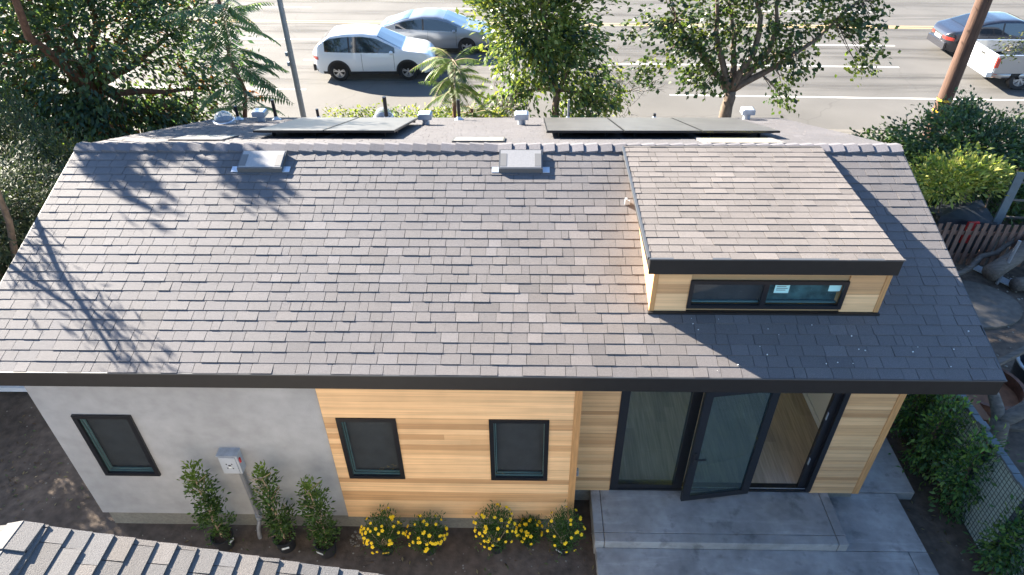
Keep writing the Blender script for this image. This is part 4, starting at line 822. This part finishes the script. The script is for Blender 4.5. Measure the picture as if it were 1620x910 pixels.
mb = MB(); rng = np.random.RandomState(3); limb(mb, (7.3, 1.2, .0), (7.45, 1.45, .95), .17, .13, rng, .1, 10); limb(mb, (7.45, 1.45, .9), (7.3, 1.9, 1.4), .11, .07, rng, .1, 9); limb(mb, (7.45, 1.45, .9), (8.2, 1.7, 1.15), .12, .1, rng, .1, 9); limb(mb, (7.5, 1.5, .8), (8.3, 1.1, .9), .08, .06, rng, .1, 8)
t = tag(mb.build('tree_stump', M['greywood'], smooth=True), 'sawn grey tree stump with stub branches behind the mesh fence', 'tree stump')
mb = MB(); mb.bar((8.25, 2.9, .75), (10.2, 3.9, .85), .09, .09); tag(mb.build('beam', M['greywood']), 'dark beam lying from the barrel toward the right edge', 'beam')
t = thing('scrap_bin', 'black bin of scrap with pale rim at the right edge', 'bin', (9.3, 3.0, 0)); mb = MB(); mb.lathe([(0, 0), (.42, 0), (.5, .6), (.46, .6), (.4, .1)], 20); part(mb, 'body', M['tarp'], t, smooth=True, angle=35)
mb = MB(); mb.lathe([(.46, .6), (.51, .6), (.51, .63), (.46, .63), (.46, .6)], 20); part(mb, 'rim', M['greyfence'], t)
# grey gate at the far left under the eave
t = thing('board_fence', 'pale grey vertical board fence at the left edge under the eave', 'fence', (-9.6, 2.75, 0)); off = (-9.6, 2.75, 0); x = -12.5
while x < -8.3: mb = MB(); mb.box(x, x+.285, 2.75+.03*(int(x*10) % 2), 2.80+.03*(int(x*10) % 2), 0, 1.7); part(mb, 'board', M['greyfence'], t, off=off); x += .3
mb = MB(); mb.box(-12.5, -8.2, 2.68, 2.748, .06, .16); part(mb, 'rail', M['white_pvc'], t, off=off)
mb = MB(); mb.box(-9.02, -8.9, 2.60, 2.745, 0, 1.75); part(mb, 'post', M['white_pvc'], t, off=off)
# litter and stones on the dirt
mb = MB(); rd = random.Random(12)
def stone(mb, x, y, s_):
    mb.lathe([(.0001, 0), (s_, s_*.15), (s_*.8, s_*.5), (.0001, s_*.65)], 6, (x, y, -.02))
for k in range(900):
    x = rd.uniform(-10, 7.2); y = rd.uniform(-3, -.02) if -6.4 < x < 1 or x > 6 else rd.uniform(-3, 3)
    if x > 1 and x < 6.1: continue
    stone(mb, x, y, rd.uniform(.004, .017))
for k in range(300): stone(mb, rd.uniform(7, 12), rd.uniform(2, 7), rd.uniform(.01, .04))
for k in range(60): stone(mb, rd.uniform(-2.6, -2.3), rd.uniform(-.3, -.05), rd.uniform(.008, .02))
o = mb.build('gravel', M['stem']); o['kind'] = 'stuff'; o['label'] = 'small stones and crumbs scattered on the dirt'
V = []; C = []; rng = np.random.RandomState(8)
pts = np.array([(rng.uniform(-10, -6.5), rng.uniform(-1.5, 2.2), .0) for _ in range(160)] + [(-8.4+rng.normal(0, .35), .9+rng.normal(0, .3), .01) for _ in range(60)] + [(rng.uniform(-6, 1), rng.uniform(-.9, -.1), 0) for _ in range(60)] + [(rng.uniform(5.9, 6.5), rng.uniform(-1, 2), 0) for _ in range(40)])
V = leaves(pts, rng.normal(0, 1, pts.shape)*np.array([1, 1, .1]), .07, .4, rng, .1, 3, .05); cc = np.array([(.15, .11, .06), (.10, .13, .06), (.2, .17, .1), (.09, .06, .04)])[rng.choice(4, len(pts))]
o = np_quads('fallen_leaves', V, cc, M['leaf']); o['kind'] = 'stuff'; o['label'] = 'dry fallen leaves on the dirt'

# ------------------------------------------------------------------ poles
t = thing('utility_pole', 'leaning looking brown timber utility pole with yellow bands by the hedge', 'utility pole', (12.45, 13.75, 0)); t['label'] = 'tall brown timber utility pole with yellow bands by the dark hedge'
mb = MB(); mb.tube([(0, 0, -.1), (.02, 0, 5), (.04, 0, 10)], [.215, .195, .17], 16); part(mb, 'pole', M['pole_wood'], t, smooth=True, angle=50)
for z in (.62, .98, 1.32):
    mb = MB(); mb.lathe([(.222, z), (.222, z+.06)], 16); part(mb, 'yellow_band', M['yellow'], t)
mb = MB(); mb.box(-1.2, 1.2, -.25, -.15, 9.2, 9.32); part(mb, 'crossarm', M['pole_wood'], t)
t = thing('street_light', 'pale grey steel street pole between the fern like tree and the white car', 'street light', (-7.5, 15.1, 0)); t.location = (-7.22, 14.55, .1)
mb = MB(); mb.tube([(0, 0, 0), (0, 0, 8)], [.095, .07], 14); part(mb, 'pole', M['galv_dark'], t, smooth=True, angle=50)
mb = MB(); mb.tube([(0, 0, 7.9), (.1, .6, 8.2), (.1, 1.8, 8.3)], [.05, .04, .035], 10); part(mb, 'arm', M['galv_dark'], t); mb = MB(); mb.box(-.05, .25, 1.7, 2.3, 8.22, 8.36); part(mb, 'lamp_head', M['galv'], t)
mb = MB(); mb.lathe([(.0, 0), (.16, 0), (.16, .03), (.11, .05)], 12); part(mb, 'base_plate', M['galv_dark'], t)
for z in (2.0, 2.3): 
    mb = MB(); mb.box(-.15, -.08, -.05, .05, z, z+.12); part(mb, 'bracket', M['galv'], t)

# ------------------------------------------------------------------ cars
def interp(tab, x):
    if x <= tab[0][0]: return tab[0][1]
    for (a, p), (b, q_) in zip(tab, tab[1:]):
        if x <= b: t = (x-a)/(b-a); return p+(q_-p)*t
    return tab[-1][1]
def smooth_tab(tab, n=240):
    x0, x1 = tab[0][0], tab[-1][0]; xs_ = np.linspace(x0, x1, n); ys = np.array([interp(tab, x) for x in xs_]); k = np.ones(9)/9; p = np.pad(ys, 4, mode='edge'); ys = np.convolve(p, k, 'valid'); return list(zip(xs_, ys))
def make_car(name, label, loc, rz, paint, L, Wd, top, belt, bottom, gx0, gx1, screen, rear, pillars, wheels, wr, clad, dark_arch=True, kind='car', rim5=5, cat='car'):
    t = thing(name, label, cat, loc, rz); top = smooth_tab(top); belt = smooth_tab(belt)
    hw = lambda x: Wd/2*(1-.13*max(0, abs(x)/(L/2)-.55)**2/.2 - .22*max(0, abs(x)/(L/2)-.86)**2/.02)
    def prof(x):
        zt = interp(top, x); zbl = min(interp(belt, x), zt-.015); zb = interp(bottom, x); h = hw(x); ze = zbl+(zt-zbl)*.86; ye = h*.955-.36*(ze-zbl)*.75
        return h, zb, zbl, ze, ye, zt
    def sy_(x, z):
        h, zb, zbl, ze, ye, zt = prof(x)
        if z >= zbl: return h*.955 + (ye-h*.955)*min(1, (z-zbl)/max(ze-zbl, .001))
        m_ = zb+(zbl-zb)*.55
        return h - (h*.045)*((z-m_)/max(zbl-m_, .001))**2 if z > m_ else h - h*.05*((m_-z)/max(m_-zb, .001))**2
    mb = MB(); xs_ = np.linspace(-L/2, L/2, 84); rings = []
    for x in xs_:
        h, zb, zbl, ze, ye, zt = prof(x); r = []
        for k in range(7): z = zb+(zbl-zb)*k/6; r.append((sy_(x, z), z))
        for k in (1, 2, 3): z = zbl+(ze-zbl)*k/3; r.append((sy_(x, z), z))
        r += [(ye*.95, ze+(zt-ze)*.55), (ye*.82, ze+(zt-ze)*.85), (ye*.5, zt-.005), (0, zt)]
        rings.append([(x, -a, z) for a, z in r] + [(x, a, z) for a, z in r[-2::-1]])
    n = len(rings[0]); mb.v = [p for r in rings for p in r]
    for i in range(len(rings)-1):
        for j in range(n-1): mb.f.append((i*n+j, (i+1)*n+j, (i+1)*n+j+1, i*n+j+1)); mb.c.append(None)
        mb.f.append((i*n+n-1, (i+1)*n+n-1, (i+1)*n, i*n)); mb.c.append(None)
    mb.f.append(tuple(range(n))); mb.f.append(tuple(range((len(rings)-1)*n+n-1, (len(rings)-1)*n-1, -1))); mb.c += [None, None]
    body = part(mb, 'body', M[paint], t, smooth=True, angle=50)
    def side_patch(nm, x0, x1, lo, hi, m, d=.006, par=body, nx=16, nz=4):
        for sg in (-1, 1):
            mb = MB(); g = []
            for i in range(nx+1):
                x = x0+(x1-x0)*i/nx; a, b = lo(x), hi(x); b = max(b, a+.001); g.append([(x, sg*(sy_(x, a+(b-a)*k/nz)+d), a+(b-a)*k/nz) for k in range(nz+1)])
            for i in range(nx):
                for k in range(nz): mb.quad(g[i][k], g[i+1][k], g[i+1][k+1], g[i][k+1])
            part(mb, nm, M[m], par)
    def top_patch(nm, x0, x1, fw, m, d=.008, nx=8):
        mb = MB(); g = []
        for i in range(nx+1):
            x = x0+(x1-x0)*i/nx; h, zb, zbl, ze, ye, zt = prof(x); row = []
            for k in (-.93, -.82, -.5, 0, .5, .82, .93):
                z = {(.93): ze+(zt-ze)*.6, (.82): ze+(zt-ze)*.85, (.5): zt-.005, 0: zt}[abs(k)]; row.append((x, ye*k*fw, z+d))
            g.append(row)
        for i in range(nx):
            for k in range(6): mb.quad(g[i][k], g[i+1][k], g[i+1][k+1], g[i][k+1])
        part(mb, nm, M[m], body)
    lo = lambda x: prof(x)[2]+.03; hi = lambda x: prof(x)[3]-.025
    for a, b in pillars: side_patch('side_window', a, b, lo, hi, 'car_glass')
    for (a_, b_), (c_, d_) in zip(pillars, pillars[1:]): side_patch('pillar_cover', b_, c_, lo, hi, 'car_trim', .005, nx=2)
    top_patch('windscreen', screen[0], screen[1], .99, 'screen_glass'); top_patch('rear_window', rear[0], rear[1], .97, 'car_glass')
    # sills and cladding
    side_patch('sill', -L/2+.12, L/2-.12, lambda x: prof(x)[1]-.0, lambda x: prof(x)[1]+(.10 if clad else .05), 'car_trim', .008)
    # seams
    for sx in (pillars[-1][1]-.05, (pillars[0][0]+pillars[-1][1])/2+.05): side_patch('door_seam', sx, sx+.012, lambda x: prof(x)[1]+.12, lambda x: prof(x)[2], 'car_trim', .003, nx=1)
    for sx in (pillars[-1][1]-.75, pillars[0][0]+.45): side_patch('door_handle', sx, sx+.16, lambda x: prof(x)[2]-.10, lambda x: prof(x)[2]-.07, paint, .03, nx=2)
    for sg in (-1, 1):
        mx = pillars[-1][1]-.12; y = sg*(sy_(mx, prof(mx)[2])+.09); mb = MB(); mb.lathe([(.0001, -.09), (.06, -.06), (.075, 0), (.06, .06), (.0001, .09)], 10, (mx, y, prof(mx)[2]+.07), 'y'); part(mb, 'wing_mirror', M[paint], body, smooth=True)
        for ex, nm, m_ in ((L/2-.27, 'headlight', 'lamp_clear'), (-L/2+.0, 'tail_light', 'lamp_red')):
            x0, x1 = (ex, ex+.26) if ex > 0 else (ex, ex+.24); mb = MB(); g = []
            zc = prof(ex+.1)[2]-.10
            for i in range(5):
                x = x0+(x1-x0)*i/4; hh = .06 if ex > 0 else .065
                y = [sy_(x, z)+.008 for z in (zc-hh, zc+hh*.8)]; g.append([(x, sg*y[0], zc-hh*(.6 if ex > 0 else 1)), (x, sg*y[1], zc+hh*.8)])
            for i in range(4): mb.quad(g[i][0], g[i+1][0], g[i+1][1], g[i][1])
            e = -L/2-.005 if ex < 0 else L/2+.005; yy0 = sg*(hw(e)*.6); yy1 = sg*hw(e)*.92; mb.box(min(e, e+.02), max(e, e+.02), min(yy0, yy1), max(yy0, yy1), zc-.05, zc+.05)
            part(mb, nm, M[m_], body)
    e = -L/2; mb = MB(); mb.box(e-.03, e+.05, -Wd*.38, Wd*.38, interp(bottom, e)-.02, interp(bottom, e)+.22); part(mb, 'bumper', M['car_trim' if clad else paint], body); mb = MB(); mb.box(L/2-.05, L/2+.02, -Wd*.34, Wd*.34, interp(bottom, L/2)+.02, interp(bottom, L/2)+.26); part(mb, 'grille', M['car_trim'], body)
    mb = MB(); mb.box(e-.012, e-.004, -.24, .24, .62, .74); part(mb, 'number_plate', M['tag'], body)
    for wx in wheels:
        for sg in (-1, 1):
            ys = sg*(sy_(wx, wr)); mb = MB()
            a0 = [(wx+(wr+.10)*math.cos(a), (wr+.10)*math.sin(a)+wr) for a in np.linspace(-.25, math.pi+.25, 22)]; a1 = [(wx+(wr+.03)*math.cos(a), (wr+.03)*math.sin(a)+wr) for a in np.linspace(-.25, math.pi+.25, 22)]
            if clad:
                for i in range(21): mb.quad(*[(x, sg*(sy_(x, z)+.012), z) for x, z in (a0[i], a0[i+1], a1[i+1], a1[i])])
                part(mb, 'wheel_arch', M['car_trim'], body)
            mb = MB(); c = (wx, ys, wr); aa = np.linspace(-.5, math.pi+.5, 24)
            for q0, q1 in ((.0, .5), (.5, .8), (.8, 1.0)):
                for a_, b_ in zip(aa, aa[1:]):
                    mb.quad(*[(x, sg*(sy_(x, max(z, .2))+.010), z) for x, z in [(wx+(wr+.045)*q_*math.cos(t_), wr+(wr+.045)*q_*math.sin(t_)) for q_, t_ in ((q0, a_), (q0, b_), (q1, b_), (q1, a_))]]); part(mb, 'wheel_well', M['pot'], body)
            mb = MB(); w2 = .11; mb.lathe([(wr*.64, -w2), (wr*.93, -w2), (wr, -w2*.7), (wr, w2*.7), (wr*.93, w2), (wr*.64, w2)], 28, (wx, ys-sg*(w2-.03), wr), 'y'); wh = part(mb, 'wheel', M['tyre'], t, smooth=True, angle=40)
            mb = MB(); yf = ys+sg*.02; mb.lathe([(wr*.66, 0), (wr*.60, 0), (wr*.58, -sg*.04)], 28, (wx, yf, wr), 'y')
            for k in range(rim5):
                a = k*2*math.pi/rim5+.3
                for da in (-.16, .16): mb.bar((wx+.03*math.cos(a), yf-sg*.01, wr+.03*math.sin(a)), (wx+wr*.62*math.cos(a+da), yf-sg*.006, wr+wr*.62*math.sin(a+da)), .035, .02, (0, 1, 0))
            mb.lathe([(.0001, 0), (.05, 0), (.05, -sg*.03)], 12, (wx, yf+sg*.004, wr), 'y'); part(mb, 'rim', M['rim'], wh)
            mb = MB(); mb.lathe([(.0001, 0), (wr*.6, 0)], 24, (wx, yf-sg*.05, wr), 'y'); part(mb, 'brake_disc', M['galv_dark'], wh)
    return t
# white SUV
make_car('suv', 'white compact suv with black wheel arch cladding driving right nearest the hedge', (-5.83, 20.0, 0), R(1.8), 'car_white', 4.52, 1.82,
    [(-2.26, .95), (-2.2, 1.12), (-1.98, 1.34), (-1.55, 1.62), (-1.0, 1.69), (-.35, 1.70), (.15, 1.63), (1.08, 1.15), (1.2, 1.10), (1.9, 1.0), (2.14, .88), (2.26, .72)],
    [(-2.26, .88), (-2.0, 1.06), (-1, 1.02), (.9, .98), (1.3, .98), (2.0, .87), (2.26, .66)], [(-2.26, .36), (-2.0, .26), (1.9, .24), (2.26, .30)], -2, 1,
    (.24, 1.08), (-2.1, -1.62), [(-1.75, -.86), (-.80, .85)], (-1.30, 1.30), .345, True)
make_car('hatchback', 'blue silver sloping hatchback just behind the white suv', (-3.85, 23.1, 0), R(-1.5), 'car_blue', 4.75, 1.85,
    [(-2.37, .88), (-2.25, 1.03), (-1.9, 1.12), (-1.2, 1.36), (-.5, 1.47), (.1, 1.46), (.55, 1.34), (1.3, 1.02), (2.0, .86), (2.25, .74), (2.37, .6)],
    [(-2.37, .84), (-2.1, 1.0), (-1.2, .97), (.9, .88), (1.4, .88), (2.1, .76), (2.37, .56)], [(-2.37, .34), (-2.1, .22), (2.0, .20), (2.37, .26)], -2, 1,
    (.42, 1.25), (-2.05, -1.0), [(-1.55, -.45), (-.38, .98)], (-1.42, 1.36), .325, False)
make_car('sedan', 'dark blue sedan with lit tail lamp driving behind the utility pole', (19.05, 22.35, 0), R(-1.5), 'car_dark', 4.75, 1.85,
    [(-2.37, .80), (-2.3, .98), (-1.85, 1.08), (-1.1, 1.36), (-.5, 1.45), (.2, 1.45), (.5, 1.38), (1.2, 1.02), (2.0, .86), (2.25, .74), (2.37, .6)],
    [(-2.37, .78), (-2.1, .95), (-1.2, .95), (.9, .88), (1.4, .88), (2.1, .76), (2.37, .56)], [(-2.37, .34), (-2.1, .24), (2.0, .20), (2.37, .26)], -2, 1,
    (.42, 1.18), (-1.72, -.78), [(-1.35, -.45), (-.38, .95)], (-1.38, 1.36), .33, False)
# silver pickup: cab and nose by the same loft, an open bed behind
pk = make_car('pickup_truck', 'silver pickup truck with open bed at the right edge', (19.25, 18.95, 0), R(-1.5), 'car_silver', 5.4, 1.86,
    [(-2.7, .60), (-2.6, .66), (-.75, .68), (-.7, 1.66), (-.3, 1.76), (.3, 1.74), (.95, 1.2), (2.2, 1.08), (2.55, .98), (2.7, .7)],
    [(-2.7, .58), (-.75, .64), (-.6, 1.12), (1.0, 1.12), (1.4, 1.08), (2.4, .95), (2.7, .66)], [(-2.7, .44), (-2.3, .38), (2.3, .34), (2.7, .40)], -2, 1,
    (.36, .92), (-.72, -.62), [(-.55, .05), (.1, .75)], (-1.62, 1.72), .385, False, rim5=6, cat='pickup truck')
mb = MB(); 
for sg in (-1, 1): mb.box(-2.68, -.78, sg*.93-.04 if sg > 0 else -.93, .93 if sg > 0 else -.89, .60, 1.20); mb.box(-2.7, -.78, sg*.90-.045, sg*.90+.045, 1.20, 1.235)
mb.box(-.80, -.74, -.89, .89, .6, 1.25); bed = part(mb, 'cargo_bed', M['car_silver'], pk)
mb = MB(); mb.box(-2.64, -.81, -.885, .885, .64, .66); part(mb, 'bed_liner', M['car_trim'], bed)
mb = MB(); mb.box(-2.72, -2.66, -.885, .885, .62, 1.22); tg = lab(part(mb, 'tailgate', M['car_white'], pk), 'white tailgate'); mb = MB(); mb.box(-2.735, -2.72, -.12, .12, 1.02, 1.09); part(mb, 'tailgate_handle', M['car_trim'], tg)
for sg in (-1, 1): mb = MB(); mb.box(-2.73, -2.60, sg*.91-.035, sg*.91+.035, .80, 1.14); part(mb, 'tail_light', M['lamp_red'], pk)
mb = MB(); mb.box(-2.88, -2.68, -.90, .90, .46, .62); part(mb, 'rear_bumper', M['galv'], pk)
mb = MB(); mb.hexa([(-2.3, -.3, .665), (-1.7, -.4, .665), (-1.6, .1, .665), (-2.2, .2, .665)], [(-2.25, -.25, .95), (-1.75, -.35, 1.0), (-1.65, .05, .93), (-2.2, .1, .9)]); o = mb.build('sack', M['tag']); o.location = (19.25, 18.95, 0); o.rotation_euler = (0, 0, R(-1.5)); tag(o, 'pale crumpled sack lying in the silver pickup bed', 'sack')
